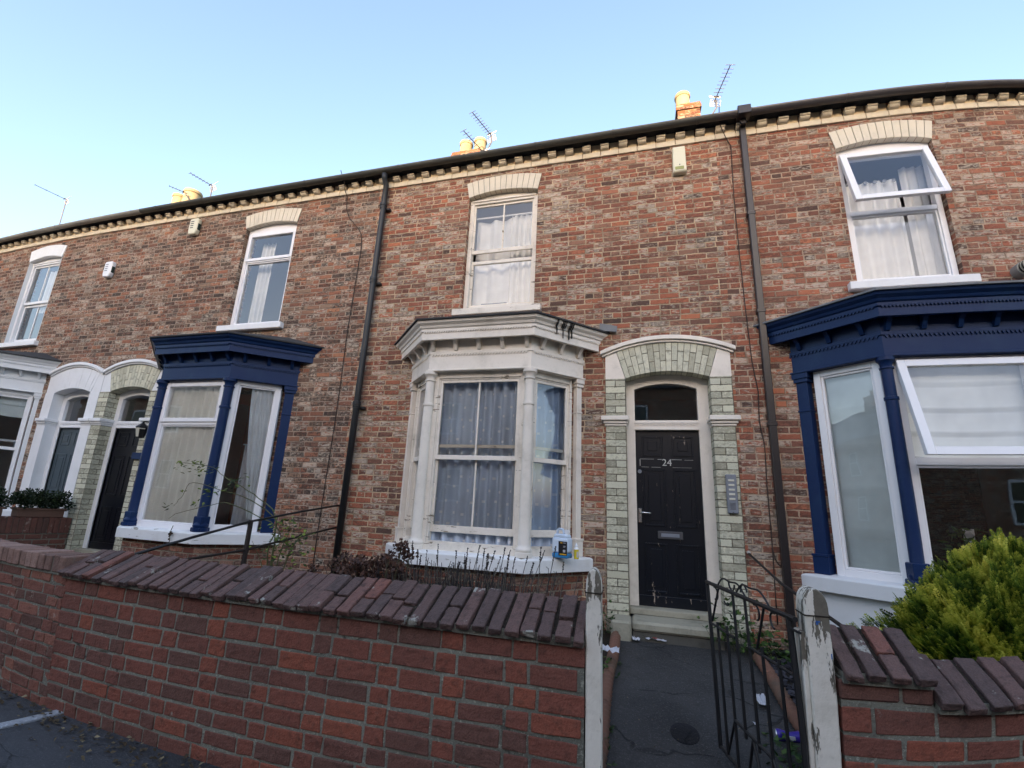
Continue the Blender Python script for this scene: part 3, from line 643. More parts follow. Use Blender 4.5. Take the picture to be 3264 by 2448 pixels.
    if k == 'sash':
        mr = h['mr']; a0, a1 = wx0+.055, wx1-.055
        q = MB(); frame_ring(q, f, a0, a1, mr, WZS-.075, .035, -.115, -.085, wb=.055, wt=.04); q.lbox(f, (a0+a1)/2-.011, (a0+a1)/2+.011, -.113, -.09, mr+.055, WZS-.115); q.build('sash', fm, uw, bevel=.002)
        l2 = mr+h.get('gap', .06)-.12; q = MB(); frame_ring(q, f, a0, a1, WZ0+.06, l2, .035, -.155, -.12, wb=.06, wt=.05)
        if h.get('bar2'): q.lbox(f, (a0+a1)/2-.011, (a0+a1)/2+.011, -.15, -.125, WZ0+.12, l2-.05)
        q.build('sash', fm, uw, bevel=.002)
        pane(f, a0+.03, a1-.03, mr+.05, WZS-.11, -.10, uw); pane(f, a0+.03, a1-.03, WZ0+.115, l2-.045, -.138, uw)
    else:
        pane(f, wx0+.07, wx1-.07, WZ0+.06, h['tr']-.03, -.10, uw)
        if not h.get('wopen'): pane(f, wx0+.07, wx1-.07, h['tr']+.03, zt2, -.08, uw)
        else:
            ang = h['wopen']; hz = zt2+.045; L = hz-h['tr']+.0; s0, s1 = wx0+.04, wx1-.04
            def tilt(q): return [(x, y - (hz-z)*sin(ang), hz-(hz-z)*cos(ang)) for x, y, z in q]
            q = MB(); frame_ring(q, f, s0, s1, hz-L, hz, .068, -.075, -.02); q.v = tilt(q.v); q.build('opening_light', fm, uw, bevel=.004)
            MB().poly(*tilt([f.p(a, -.045, z) for a, z in ((s0+.066, hz-L+.066), (s1-.066, hz-L+.066), (s1-.066, hz-.066), (s0+.066, hz-.066))])).build('pane', M['glass'], uw, recalc=False)
    if c:
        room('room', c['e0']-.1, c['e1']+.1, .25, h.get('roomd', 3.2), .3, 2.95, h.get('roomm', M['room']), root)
        for z, nm in ((.80, 'bay_floor'), (2.93, 'bay_ceiling')):
            p = baypts(c, -.12); MB().poly(*[(q[0], q[1]+(0 if i in (1, 2) else .25), z) for i, q in enumerate(p)]).build(nm, M['room'], root, recalc=False)
        build_bay(root, c, h['baym'])
    if dx is not None: build_door(root, dx, h)
    return root

def build_door(root, dx, h):
    F = FRONT; pm = h['pierm']; paintm = h['doorpaint']
    room('hall', dx-.9, dx+.9, .30, 1.6, .1, 2.98, M['room'], root)
    # brick piers with returns, then the arch
    dc = None
    for s0, s1 in ((dx-.685, dx-.456), (dx+.456, dx+.685)):
        pr_ = MB().box(s0, s1, -.018, .26, .02, 2.885); pr_.uvs = {i: ((v[0]-s0)*.2285/(s1-s0)+(v[1]+.018), v[2]) for i, v in enumerate(pr_.v)}; pr_ = pr_.build('door_pier', pm, root); dc = dc or pr_
        MB().box(s0-.008, s1+.008, -.024, .255, .02, .33).build('pier_plinth', M['sandstone'] if h['pierm'] == M['gault'] else pm, pr_, bevel=.01)
    n = 16; inn = arc(dx-.456, dx+.456, 2.888, .078, n); out = arc(dx-.555, dx+.555, 3.215, .115, n); rnd = random.Random(int(dx*100)); b = MB()
    def mp(p, q, t): return (p[0]+(q[0]-p[0])*t, p[1]+(q[1]-p[1])*t)
    pl = h.get('archpaint')
    for i in range(n):
        e = .0 if pl else .05
        i0, i1 = mp(inn[i], inn[i+1], e), mp(inn[i], inn[i+1], 1-e); o0, o1 = mp(out[i], out[i+1], e), mp(out[i], out[i+1], 1-e)
        t = .34 if i % 2 else .66; gp = .0 if pl else .012
        for ta, tb in ((0, t-gp), (t+gp, 1)):
            b.tint = rnd.random(); b.prism([mp(i0, o0, ta), mp(i1, o1, ta), mp(i1, o1, tb), mp(i0, o0, tb)], F, -.26, .012+rnd.random()*.006)
    ar = b.build('arch', pl or M['gaultarch'], dc)
    MB().prism(arc(dx-.453, dx+.453, 2.893, .078, n) + arc(dx-.551, dx+.551, 3.211, .115, n)[::-1], F, -.255, .006).build('arch_mortar', pl or M['mortar'], dc)
    ext = arc(dx-.685, dx+.685, 3.178, .152, n); b = MB()
    lft = [(dx-.685, 2.885), (dx-.456, 2.886)] + [mp(inn[0], out[0], t) for t in (.33, .66, 1)] + [p for p in ext[:3][::-1]]
    lft = [(dx-.685, 2.887), (dx-.458, 2.887), (out[0][0]-.002, out[0][1]), (ext[3][0]-.02, ext[3][1]-.004), ext[2], ext[1], (dx-.685, 3.178)]
    MB().prism(lft, F, -.2, .010).build('spandrel', paintm, dc); MB().prism([(2*dx-p[0], p[1]) for p in lft][::-1], F, -.2, .010).build('spandrel', paintm, dc)
    hw_ = h.get('hw', .742); mo = arc(dx-hw_, dx+hw_, 3.175+(.742-hw_)*.5, .165, 22); mo2 = arc(dx-hw_, dx+hw_, 3.225+(.742-hw_)*.5, .167, 22); b = MB(); b.prism(mo + mo2[::-1], F, -.05, .06)
    hw_ -= .02; mo3 = arc(dx-hw_, dx+hw_, 3.150+(.722-hw_)*.5, .162, 22); mo4 = arc(dx-hw_, dx+hw_, 3.176+(.722-hw_)*.5, .163, 22); b.prism(mo3 + mo4[::-1], F, -.05, .035)
    b.build('hood_mould', paintm, dc, bevel=.006)
    for s in (-1, 1):
        b = MB()
        for z0, z1, p in ((2.325, 2.352, .012), (2.352, 2.385, .030), (2.385, 2.437, .055)):
            a0, a1 = sorted((dx+s*min(.685+p*.9, h.get('hw', 9)), dx+s*(.456-p*.6))); b.box(a0, a1, -.018-p, .20, z0, z1)
        b.build('impost', paintm, dc, bevel=.006)
    # door frame, transom, fanlight
    b = MB(); L, R_ = dx-.455, dx+.455; dl, dr = dx-.36, dx+.335
    b.box(L, dl, .15, .27, .40, 2.875); b.box(dr, R_, .15, .27, .40, 2.875); b.box(dl, dr, .148, .268, 2.305, 2.42)
    b.box(dl-.012, dl, .165, .27, .40, 2.30)
    b.prism([(L, 2.79), (dl, 2.79)] + arc(dl, dr, 2.792, .068, 12) + [(dr, 2.79), (R_, 2.79)] + [(p[0], p[1]-.002) for p in inn[::-1]], F, -.27, -.152)
    fr_ = b.build('door_frame', paintm, root, bevel=.004)
    b = MB(); i = 0
    while dl+.036*(i+1) < dr: b.prism([(dl+.036*i, 2.385), (dl+.036*i+.018, 2.355), (dl+.036*i+.036, 2.385)], F, -.15, -.138); i += 1
    b.box(dl, dr, .135, .15, 2.386, 2.405); b.box(dl, dr, .138, .15, 2.31, 2.325); b.build('drop_ornament', paintm, fr_)
    pane(F, dl, dr, 2.42, 2.795, -.20, fr_, .066)
    d = MB().box(dl, dr, .19, .235, .425, 2.303); W_ = dr-dl
    d.box(dl+.0, dr, .175, .19, .425, .53)
    door = d.build('door', h['doorm'], root, bevel=.003)
    for a0, a1, z0, z1 in ((.07, .30, 2.01, 2.24), (.40, .63, 2.01, 2.24), (.07, .32, 1.24, 1.865), (.40, .64, 1.24, 1.865), (.075, .315, .56, 1.065), (.40, .64, .56, 1.065)):
        b = MB(); frame_ring(b, F, dl+a0, dl+a1, z0, z1, .022, -.192, -.180); b.box(dl+a0+.06, dl+a1-.06, .182, .192, z0+.06, z1-.06); b.build('panel', h['doorm'], door, bevel=.004)
    if h.get('doorfit') == 'full':
        b = MB().box(dl+.215, dl+.475, .170, .19, 1.115, 1.195); lp = b.build('letter_plate', M['grille'], door, bevel=.004)
        MB().box(dl+.25, dl+.44, .165, .171, 1.135, 1.172).build('flap', M['steel'], lp, bevel=.003)
        b = MB().box(dl+.012, dl+.052, .172, .19, 1.275, 1.43); hd = b.build('handle', M['chrome'], door, bevel=.003)
        b = MB().tube([(dl+.032, .175, 1.385), (dl+.032, .135, 1.385), (dl+.06, .125, 1.383), (dl+.15, .125, 1.380)], .009, 8); b.build('lever', M['chrome'], door, smooth=True)
        MB().lathe([(.02, 0), (.02, .012)], (0, 0, 0)).v
        b = MB().tube([(dl+.04, .19, 1.835), (dl+.04, .175, 1.835)], .022, 14); b.build('lock', M['steel'], door, smooth=False)
        cu = bpy.data.curves.new('number', 'FONT'); cu.body = '24'; cu.size = .108; cu.extrude = .004; to = bpy.data.objects.new('t', cu); COL.objects.link(to)
        bpy.context.view_layer.update(); me = bpy.data.meshes.new_from_object(to.evaluated_get(bpy.context.evaluated_depsgraph_get())); bpy.data.objects.remove(to)
        no = bpy.data.objects.new('house_number', me); COL.objects.link(no); no.parent = door; me.materials.clear(); me.materials.append(M['digit'])
        no.rotation_euler = (pi/2, 0, 0); no.location = Vector((dl+.285, .184, 1.905)) - root.location
        b = MB(); rnd = random.Random(3)       # raised scratched outline where an old name plate was
        for x0, x1, z0, z1 in ((.045, .20, 1.976, 1.979), (.24, .285, 1.973, 1.978), (.39, .50, 1.973, 1.977), (.53, .62, 1.971, 1.9735), (.06, .14, 1.886, 1.8885), (.17, .27, 1.885, 1.888), (.40, .60, 1.8855, 1.8875), (.043, .049, 1.90, 1.972)): b.box(dl+x0, dl+x1, .1865, .19, z0, z1)
        b.build('old_plate_edge', M['digit'], door)
    b = MB().box(dx-.455, dx+.455, .02, .27, .36, .424); b.build('threshold', h['doorm'] if False else M['sandstone'], root, bevel=.008)
    ds = MB().box(dx-.43, dx+.40, -.31, .03, .275, .365).build('doorstep', M['sandstone'], root, bevel=.022); MB().box(dx-.43, dx+.40, -.275, .03, .02, .276).build('riser', M['oldstone'], ds, bevel=.01)
    if h.get('doorfit'): MB().box(dx-.63, dx-.435, -.33, -.03, .02, .36).build('side_block', M['sandstone'], ds, bevel=.02)

BAYB = dict(e0=-2.875, e1=-.60, c0=-2.37, c1=-1.12, d=.545, kind='sash', roofm=M['felt'], lead=((1, -.30),), lowm=M['creampeel'], framew=M['creampeel'])
BAYA = dict(e0=1.645, e1=4.11, c0=2.25, c1=3.51, d=.56, kind='upvc', tr=1.93, open=radians(15), colr=.052, pw=.165, roofm=M['lead'])
BAYC = dict(e0=-7.20, e1=-4.685, c0=-6.56, c1=-5.33, d=.545, kind='upvc', tr=2.29, colr=.062, pw=.18)
BAYD = dict(e0=-12.38, e1=-10.10, c0=-11.87, c1=-10.61, d=.545, kind='sash')
houses = dict(
 A=dict(x=(1.066, 5.88), win=(2.375, 3.375), bay=BAYA, door=4.98, brick=M['brickA'], gutter=M['gutterpl'], wkind='upvc', wframe=M['upvc'], tr=4.80, wopen=radians(15), archm=M['archbrick'], sillm=M['white'],
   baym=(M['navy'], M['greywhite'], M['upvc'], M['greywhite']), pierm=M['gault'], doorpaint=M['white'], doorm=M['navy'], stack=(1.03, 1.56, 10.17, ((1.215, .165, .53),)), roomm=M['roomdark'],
   label='red brick terraced house with navy bay window and open white upstairs window'),
 B=dict(x=(-3.75, 1.066), win=(-2.25, -1.238), bay=BAYB, door=.35, brick=M['brickB'], gutter=M['gutterblk'], wkind='sash', wframe=M['creampeel'], mr=4.79, gap=.02, archm=M['archbrick'], sillm=M['creampeel'],
   baym=(M['cream'], M['whitechip'], M['cream'], M['bayred']), pierm=M['gault'], doorpaint=M['cream'], doorm=M['black'], doorfit='full', stack=(-4.33, -3.55, 9.88, ((-4.07, .165, .50), (-3.685, .16, .51))),
   label='red brick terraced house with peeling cream bay window and black door number 24'),
 C=dict(x=(-8.57, -3.75), win=(-6.22, -5.205), bay=BAYC, door=-7.89, hw=.684, brick=M['brickC'], gutter=M['gutterblk'], wkind='upvc', wframe=M['upvc'], tr=5.07, archm=M['archbrick'], sillm=M['white'],
   baym=(M['navy'], M['whitechip'], M['upvc'], M['bayred']), pierm=M['gault'], doorpaint=M['white'], doorm=M['darkblue'], roomm=M['roomred'], roomd=1.5,
   label='red brick terraced house with navy bay window and rose branches in front'),
 D=dict(x=(-13.39, -8.57), win=(-11.75, -10.73), bay=BAYD, door=-9.27, hw=.684, brick=M['brickD'], gutter=M['guttergrey'], wkind='sash', wframe=M['white'], mr=4.74, gap=.12, bar2=True, archm=M['white'], archplain=True, reveal=M['greywhite'], sillm=M['white'],
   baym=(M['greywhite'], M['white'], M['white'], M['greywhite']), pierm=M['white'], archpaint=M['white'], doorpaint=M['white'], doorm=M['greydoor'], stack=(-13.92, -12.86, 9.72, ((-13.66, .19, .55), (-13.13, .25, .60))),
   label='red brick terraced house with all white painted bay window and doorway'),
 E=dict(x=(-18.21, -13.39), win=(-16.57, -15.55), bay=None, door=None, brick=M['brickD'], gutter=M['guttergrey'], wkind='sash', wframe=M['white'], mr=4.74, archm=M['archbrick'], sillm=M['white'],
   label='last red brick terraced house of the row, at the far left edge'))
houses['F'] = dict(x=(5.88, 10.7), win=(7.0, 8.0), bay=None, door=None, brick=M['brickA'], gutter=M['plastic'], wkind='sash', wframe=M['white'], mr=4.74, archm=M['archbrick'], sillm=M['white'], label='next red brick terraced house, cut off beyond the right edge')
for k in 'ABCDEF': build_house(houses[k])

# ---------------------------------------------------------------- the terrace across the street (seen only in reflections)
op = empty('terraced_house', (0, -17, 0)); tag(op, 'brick terrace across the street, behind the camera, mirrored in the window panes', 'house')
b = MB(); b.poly((-45, -17, -.1), (45, -17, -.1), (45, -17, 7.2), (-45, -17, 7.2)); b.build('wall', M['brickB'], op, recalc=False)
b = MB(); b.poly((-45, -16.7, 7.1), (45, -16.7, 7.1), (45, -21.3, 10.7), (-45, -21.3, 10.7)); b.poly((-45, -21.3, 10.7), (45, -21.3, 10.7), (45, -26, 7), (-45, -26, 7)); orf = b.build('roof', M['slate'], op, recalc=False)
och = MB().box(-.5, .5, -21.8, -20.9, 9.8, 11.6).box(-.55, .55, -21.85, -20.85, 11.6, 11.75).build('chimney', M['chimney'], op)
opot = MB().lathe([(.14, 0), (.12, .5), (.14, .52), (.14, .6)], (-.25, -21.35, 11.75), 12).build('chimney_pot', M['pot'], och)
copyo(opot, och, (.5, 0, 0)); 
for i in range(-4, 5):
    if i == 0: continue
    q = copyo(och, op, (i*9.6+1.5, 0, 0))
    for e in (0, .5): copyo(opot, q, (e, 0, 0))
och.location.x = 1.5
owf = MB(); frame_ring(owf, Frame((.55, -16.98), (-.55, -16.98)), 0, 1.1, 4.6, 6.3, .09, -.02, .05); owf.lbox(Frame((.55, -16.98), (-.55, -16.98)), .09, 1.01, -.02, .04, 5.42, 5.50)
owf = owf.build('window', M['white'], op); opn = MB().poly((-.5, -16.97, 4.65), (.5, -16.97, 4.65), (.5, -16.97, 6.25), (-.5, -16.97, 6.25)).build('pane', M['alarmdk'], owf, recalc=False)
for i in range(-9, 10):
    for z, dx_ in ((0, 0), (-3.3, .3)):
        if i == 0 and z == 0: continue
        q = copyo(owf, op, (i*4.6+dx_, 0, z)); copyo(opn, q, (0, 0, 0))

# ---------------------------------------------------------------- garden walls of single bricks
def rough(o, amt, lev, size):           # break up edges with real displacement
    sb = o.modifiers.new('subdiv', 'SUBSURF'); sb.subdivision_type = 'SIMPLE'; sb.levels = lev; sb.render_levels = lev
    tx = bpy.data.textures.new('chips', 'CLOUDS'); tx.noise_scale = size; tx.noise_depth = 3
    d = o.modifiers.new('chips', 'DISPLACE'); d.texture = tx; d.strength = amt; d.mid_level = .55; d.texture_coords = 'LOCAL'
def jbox(b, rnd, x0, x1, y0, y1, z0, z1, j=.003):
    n = len(b.v); b.box(x0, x1, y0, y1, z0, z1)
    for i in range(n, n+8): v = b.v[i]; b.v[i] = (v[0]+rnd.uniform(-j, j), v[1]+rnd.uniform(-j, j)*.8, v[2]+rnd.uniform(-j, j))
def brick_wall(name, label, x0, x1, yf, yb, joints, bond, bm, mm, root, seed, jt=.0145, j=.0035):
    rnd = random.Random(seed); r = empty('garden_wall', root); tag(r, label, 'wall', 'low brick garden walls')
    b = MB()
    for k, (zb, zt) in enumerate(zip(joints, joints[1:])):
        x = x0 - rnd.uniform(.02, .08); i = k
        if bond == 'flemish': x = x0 - (.17 if k % 2 else 0.02) - rnd.uniform(0, .03)
        else: x = x0 - (.11 if k % 2 else 0)
        while x < x1:
            L = (.222 if i % 2 == 0 else .107) if bond == 'flemish' else .213
            L += rnd.uniform(-.006, .006); a, c = max(x, x0), min(x+L, x1)
            if c-a > .025:
                t = rnd.random(); b.tint = t**1.3*.8+.1*rnd.random() + (.2 if rnd.random() < .08 else 0)
                w = rnd.uniform(0, .004); jbox(b, rnd, a, c, yf-w, yf+.09, zb+jt*.5+rnd.uniform(-.002, .002), zt-jt*.5+rnd.uniform(-.002, .002), j)
            x += L+jt*.85; i += 1
    o = b.build('brickwork', bm, r); bv = o.modifiers.new('bevel', 'BEVEL'); bv.width = .0055; bv.segments = 2; bv.limit_method = 'NONE'; rough(o, .0065, 2, .03)
    MB().box(x0+.004, x1-.002, yf+.0035, yb, joints[0]-.1, joints[-1]+.01).build('mortar', mm, r)
    return r
def coping_row(r, x0, x1, yf, zb, zr, seed, splits=.5, pit=.0815, yr=-2.79):
    rnd = random.Random(seed); b = MB(); x = x0
    while x < x1-.03:
        wd = pit-.012+rnd.uniform(-.008, .004); dz = rnd.uniform(-.006, .006); dy = rnd.uniform(-.009, .006); e = rnd.uniform(-.005, .005); hh = rnd.uniform(-.008, .006)
        cuts = [0, 1] if rnd.random() > splits else [0, rnd.choice((.40, .45, .52, .58)), 1]
        for a, c in zip(cuts, cuts[1:]):
            g0 = 0 if a == 0 else .022; g1 = 0 if c == 1 else .022; dd = rnd.uniform(-.005, .004); b.tint = min(1, rnd.random()**1.2*.75+(.45 if rnd.random() < .05 else 0))
            def P(t, th): # t along the slope, th depth below it
                y = yf+(yr-yf)*t; z = zb+.034+(zr-zb-.034)*t; ny, nz = -.47, .88; return (y-ny*th+dy, z-nz*th+hh+dd)
            q = [P(a+g0, 0), P(c-g1, 0), P(c-g1, .075), P(a+g0, .034 if a == 0 else .06)]
            x2 = min(x+wd, x1); n = len(b.v); b.prism([(p[0], p[1]) for p in q], Frame((x, 0), (x, 1)), 0, 0)
            del b.f[-6:]; del b.t[-6:]; del b.v[n:]
            i = b.vt(*[(x+e, p[0], p[1]) for p in q]+[(x2+e, p[0], p[1]) for p in q])
            for f in ((0, 1, 2, 3), (7, 6, 5, 4), (0, 4, 5, 1), (1, 5, 6, 2), (2, 6, 7, 3), (3, 7, 4, 0)): b.face([i[k] for k in f])
            for v in range(n, len(b.v)): p = b.v[v]; b.v[v] = (p[0]+rnd.uniform(-.003, .003), p[1]+rnd.uniform(-.003, .003), p[2]+rnd.uniform(-.002, .002))
        x += pit+rnd.uniform(-.002, .002)
    o = b.build('coping', M['coping'], r); bv = o.modifiers.new('bevel', 'BEVEL'); bv.width = .006; bv.segments = 2; bv.limit_method = 'NONE'; rough(o, .013, 2, .03)
    MB().hprism([(x0+.003, yf+.04), (x1-.003, yf+.04), (x1-.003, yr+.03), (x0+.003, yr+.03)], zb-.012, zb+.03).build('coping_bed', M['gmortar'], r)
    k = MB(); i = k.vt((x0+.003, yf+.045, zb+.03), (x1-.003, yf+.045, zb+.03), (x1-.003, yr+.01, zr-.018), (x0+.003, yr+.01, zr-.018), (x1-.003, yr+.03, zb+.03), (x0+.003, yr+.03, zb+.03))
    for f in ((0, 1, 2, 3), (3, 2, 4, 5), (0, 3, 5), (1, 4, 2), (0, 5, 4, 1)): k.face([i[q] for q in f])
    k.build('coping_bed', M['soil'], r); return o
JB = [-.02, .076, .163, .25, .337, .424, .512, .607, .708, .812]
wB = brick_wall('B', 'red brick garden wall in front of the cream bay, with sloping purple brick coping', -3.62, -.247, -3.0, -2.78, JB, 'flemish', M['gwall'], M['gmortar'], (-1.9, -3, 0), 11)
coping_row(wB, -3.64, -.25, -3.058, .812, .972, 21)
JA = [-.02, .07, .158, .246, .334, .422, .510, .600, .705]
wA = brick_wall('A', 'short red brick garden wall beside the gate with stepped purple brick coping', .762, 4.6, -3.0, -2.78, JA, 'stretcher', M['gwall'], M['gmortar'], (2.5, -3, 0), 12)
rA = random.Random(4); b = MB(); x = .764
for L in (.215, .115): b.tint = .05+.1*rA.random(); jbox(b, rA, x, x+L, -3.0, -2.80, .722, .792); x += L+.008
o = b.build('brickwork', M['gwall'], wA, bevel=.008); MB().box(.768, 1.10, -2.992, -2.79, .70, .80).build('mortar', M['gmortar'], wA)
coping_row(wA, .772, 1.10, -3.055, .797, .965, 32, .4)
coping_row(wA, 1.105, 4.6, -3.065, .712, .862, 33, .0, .092)
JC = [-.02, .06, .14, .22, .295, .37, .445, .525, .60, .675, .75, .822]
wC = brick_wall('C', 'old patched brick garden wall at the left with flat brick-on-edge top', -9.2, -3.612, -3.001, -2.79, JC, 'flemish', M['cwall'], M['gmortar'], (-6.4, -3, 0), 13, .011, .006)
rC = random.Random(5); b = MB(); x = -9.2
while x < -3.66:
    b.tint = rC.random(); jbox(b, rC, x, x+.062+rC.uniform(-.004, .004), -3.025+rC.uniform(-.006, .006), -2.785, .826, .930+rC.uniform(-.005, .005), .003); x += .0725
o = b.build('coping', M['ctop'], wC); bv = o.modifiers.new('bevel', 'BEVEL'); bv.width = .006; bv.segments = 1; bv.limit_method = 'NONE'
MB().box(-9.19, -3.655, -3.01, -2.79, .81, .915).build('mortar', M['gmortar'], wC)
# boundary wall between the two far doors, running back to the house
wD = empty('garden_wall', (-8.45, -1.4, 0)); tag(wD, 'dark brown brick wall between the far left doorways, carrying two plant troughs', 'wall', 'low brick garden walls')
rD = random.Random(6); b = MB(); zz = .02; k = 0
while zz < .60:
    y = -2.76 - (.11 if k % 2 else 0)
    while y < -.03:
        a, c = max(y, -2.76), min(y+.215, -.035); b.tint = .5*rD.random()
        if c-a > .03: jbox(b, rD, -8.60, -8.44-rD.uniform(0, .004), a, c, zz+.005, zz+.070, .003)
        y += .226
    zz += .077; k += 1
y = -2.76
while y < -.09: b.tint = .35*rD.random(); jbox(b, rD, -8.62, -8.43, y, y+.068, .645, .868, .004); y += .078
o = b.build('brickwork', M['cwall'], wD, bevel=.006); MB().box(-8.61, -8.447, -2.755, -.04, 0, .86).build('mortar', M['mortar'], wD)

# ---------------------------------------------------------------- gate, gate posts, rails
def gpost(x0, x1, y0, y1, h, label, round_):
    r = empty('gate_post', ((x0+x1)/2, (y0+y1)/2, 0)); tag(r, label, 'gate post', 'flaking white wooden gate posts')
    W2 = (x1-x0)/2; cx = (x0+x1)/2; pts = [(x0, -.1), (x1, -.1), (x1, h-.075)]
    pts += [(cx+W2*cos(a), h-.075+.075*sin(a)) for a in [pi*k/10 for k in range(1, 10)]] + [(x0, h-.075)]
    MB().prism(pts, FRONT, -y1, -y0).build('post', M['post'], r, bevel=.006)
    b = MB().box(x0-.003, x1+.003, y0-.003, y1+.003, h-.108, h-.103); b.build('saw_groove', M['soil'], r)
    return r
gpost(-.243, -.172, -3.0, -2.925, 1.138, 'narrow flaking white gate post at the end of the long wall, left of the path', True)
pr = gpost(.660, .752, -3.0, -2.89, 1.128, 'thick flaking white gate post beside the open iron gate, right of the path', True)
b = MB()
for x, z, w_, h_ in ((.706, .998, .016, .006), (.703, .990, .008, .012), (.745, .865, .004, .02)): b.box(x-w_/2, x+w_/2, -3.0015, -2.99, z, z+h_)
b.build('blue_paint_scrap', M['labelblue'], pr)
MB().box(.640, .662, -2.985, -2.90, -.05, .955).build('stop_batten', M['post'], pr, bevel=.004)
MB().tube([(.752, -2.95, .9), (.765, -2.955, .55), (.758, -2.95, .1)], .008, 6).build('filler_strip', M['whitecable'], pr)

GA, GB = Vector((.615, -2.94)), Vector((.405, -2.06)); gd = (GB-GA); GL = gd.length; gd /= GL
gate = empty('garden_gate', (GA.x, GA.y, 0)); tag(gate, 'black wrought iron garden gate with scrolls, standing open over the path', 'gate')
def gp(s, z, o=0): s = s-.085*(1-z); return (GA.x+gd.x*s-gd.y*o, GA.y+gd.y*s+gd.x*o, z)
bar = .0075
def gt(name, pts, r=bar, n=6, par=None): return MB().tube([gp(*p) for p in pts], r, n).build(name, M['iron'], par or gate)
gt('stile', [(GL, 1.005), (GL, .14)], .011); gt('stile', [(0, 1.0), (0, .10)], .013)
tr_ = gt('top_rail', [(GL+.012, 1.0), (-.05, 1.0)], .012)
gt('mid_rail', [(GL, .775), (.55+.03, .775)], .007); gt('mid_rail', [(.41, .775), (0, .775)], .007)
gt('low_rail', [(.67, .365), (.28, .365)], .008); gt('bottom_rail', [(GL, .150), (0, .150)], .009)
for s, z0, z1 in ((.80, .15, .80), (.67, .15, .81), (.55, .33, .998), (.41, .33, .998), (.28, .15, .81), (.13, .15, .80)): gt('bar', [(s, z1), (s, z0)])
gt('brace', [(.735, .995), (.875, .79)], .006); gt('brace', [(.215, .99), (.33, .79)], .006)
gt('brace', [(.47, .36), (.56, .16)], .007); gt('brace', [(.47, .36), (.39, .16)], .007); gt('brace', [(.67, .365), (.80, .155)], .006); gt('brace', [(.28, .365), (.14, .155)], .006)
def scroll(s0, s1, z0, h, turns=1): # S-shaped strap on top of the rail
    pts = []
    for k in range(22): t = k/21; pts.append((s0+(s1-s0)*t, z0+h*(sin(pi*t)**1)+.012*sin(3*pi*t)))
    return pts
gt('scroll', scroll(.74, .40, 1.008, .055), .005, 5); gt('scroll', scroll(.50, .16, 1.008, .062), .005, 5)
def curl(s, z, r, a0, a1): return [(s+r*cos(a0+(a1-a0)*k/12), z+r*sin(a0+(a1-a0)*k/12)) for k in range(13)]
for s, z, a0, a1 in ((.79, .955, .8*pi/2, 3.2*pi/2), (.64, .955, -.6, 1.6-pi-1), (.55, 1.045, -pi, .3), (.41, 1.03, -.3, pi), (.30, .955, 1.2, 4.6), (.13, .955, 1.9, -1.4)):
    gt('scroll', curl(s, z, .034, a0, a1), .005, 5)
gt('latch', [(-.01, .955), (-.075, .955)], .006)

rl = empty('boundary_rail', (-3.72, -1.4, 0)); tag(rl, 'rusty iron double rail with a post, left of the cream bay', 'railing', 'iron rails between gardens')
MB().tube([(-3.72, -.0, 1.292), (-3.72, -.7, 1.215), (-3.72, -1.41, 1.124), (-3.72, -2.0, 1.01), (-3.72, -2.75, .85)], .012, 7).build('top_rail', M['iron'], rl, smooth=True)
MB().tube([(-3.72, -.0, 1.019), (-3.72, -1.41, .856), (-3.72, -2.0, .828), (-3.72, -2.75, .79)], .012, 7).build('low_rail', M['rust'], rl, smooth=True)
MB().box(-3.738, -3.702, -1.425, -1.39, .05, 1.135).build('post', M['rust'], rl, bevel=.004)
rl = empty('boundary_rail', (1.06, -1.4, 0)); tag(rl, 'thin rusty rail sloping from the pale door pier to the thick gate post', 'railing', 'iron rails between gardens')
MB().tube([(1.064, 0, 1.037), (1.06, -1.13, .906), (1.06, -1.40, .893), (1.06, -2.1, .855), (1.06, -2.75, .82)], .011, 7).build('rail', M['rust'], rl, smooth=True)
MB().tube([(1.064, .01, 1.045), (1.064, -.03, 1.045)], .016, 8).build('wall_fixing', M['digit'], rl)

# ---------------------------------------------------------------- pipes, cables, boxes on the walls
dp = empty('downpipe', (-3.6, -.07, 0)); tag(dp, 'black round cast iron downpipe between the navy bay and the cream bay houses', 'downpipe', 'rainwater downpipes')
px = -3.605
MB().tube([(px+.01, -.165, 6.17), (px+.008, -.155, 6.10), (px+.006, -.085, 6.02), (px+.006, -.08, 5.6), (px, -.08, 3), (px-.005, -.08, .1)], .042, 14).build('pipe', M['castiron'], dp, smooth=True)
for z in (5.66, 4.43, 2.60):
    c_ = MB().lathe([(.050, -.045), (.053, -.02), (.048, -.018), (.048, .0), (.056, .002), (.056, .04), (.050, .045)], (px, -.08, z), 16).build('socket_collar', M['castiron'], dp)
    MB().box(px+.0, px+.10, -.055, .01, z-.055, z-.02).build('ear', M['castiron'], c_, bevel=.005)
dp = empty('downpipe', (1.38, -.06, 0)); tag(dp, 'brown square plastic downpipe left of the right hand navy bay', 'downpipe', 'rainwater downpipes')
MB().box(1.347, 1.417, -.075, -.012, .05, 6.16).build('pipe', M['plastic'], dp, bevel=.006)
MB().box(1.31, 1.46, -.235, -.095, 6.17, 6.295).build('outlet', M['plastic'], dp, bevel=.006); MB().box(1.347, 1.417, -.14, -.01, 6.10, 6.19).build('bend', M['plastic'], dp, bevel=.006)
for z in (4.85, 2.32, 3.6): MB().box(1.338, 1.426, -.079, -.0, z, z+.045).build('bracket', M['plastic'], dp, bevel=.004)

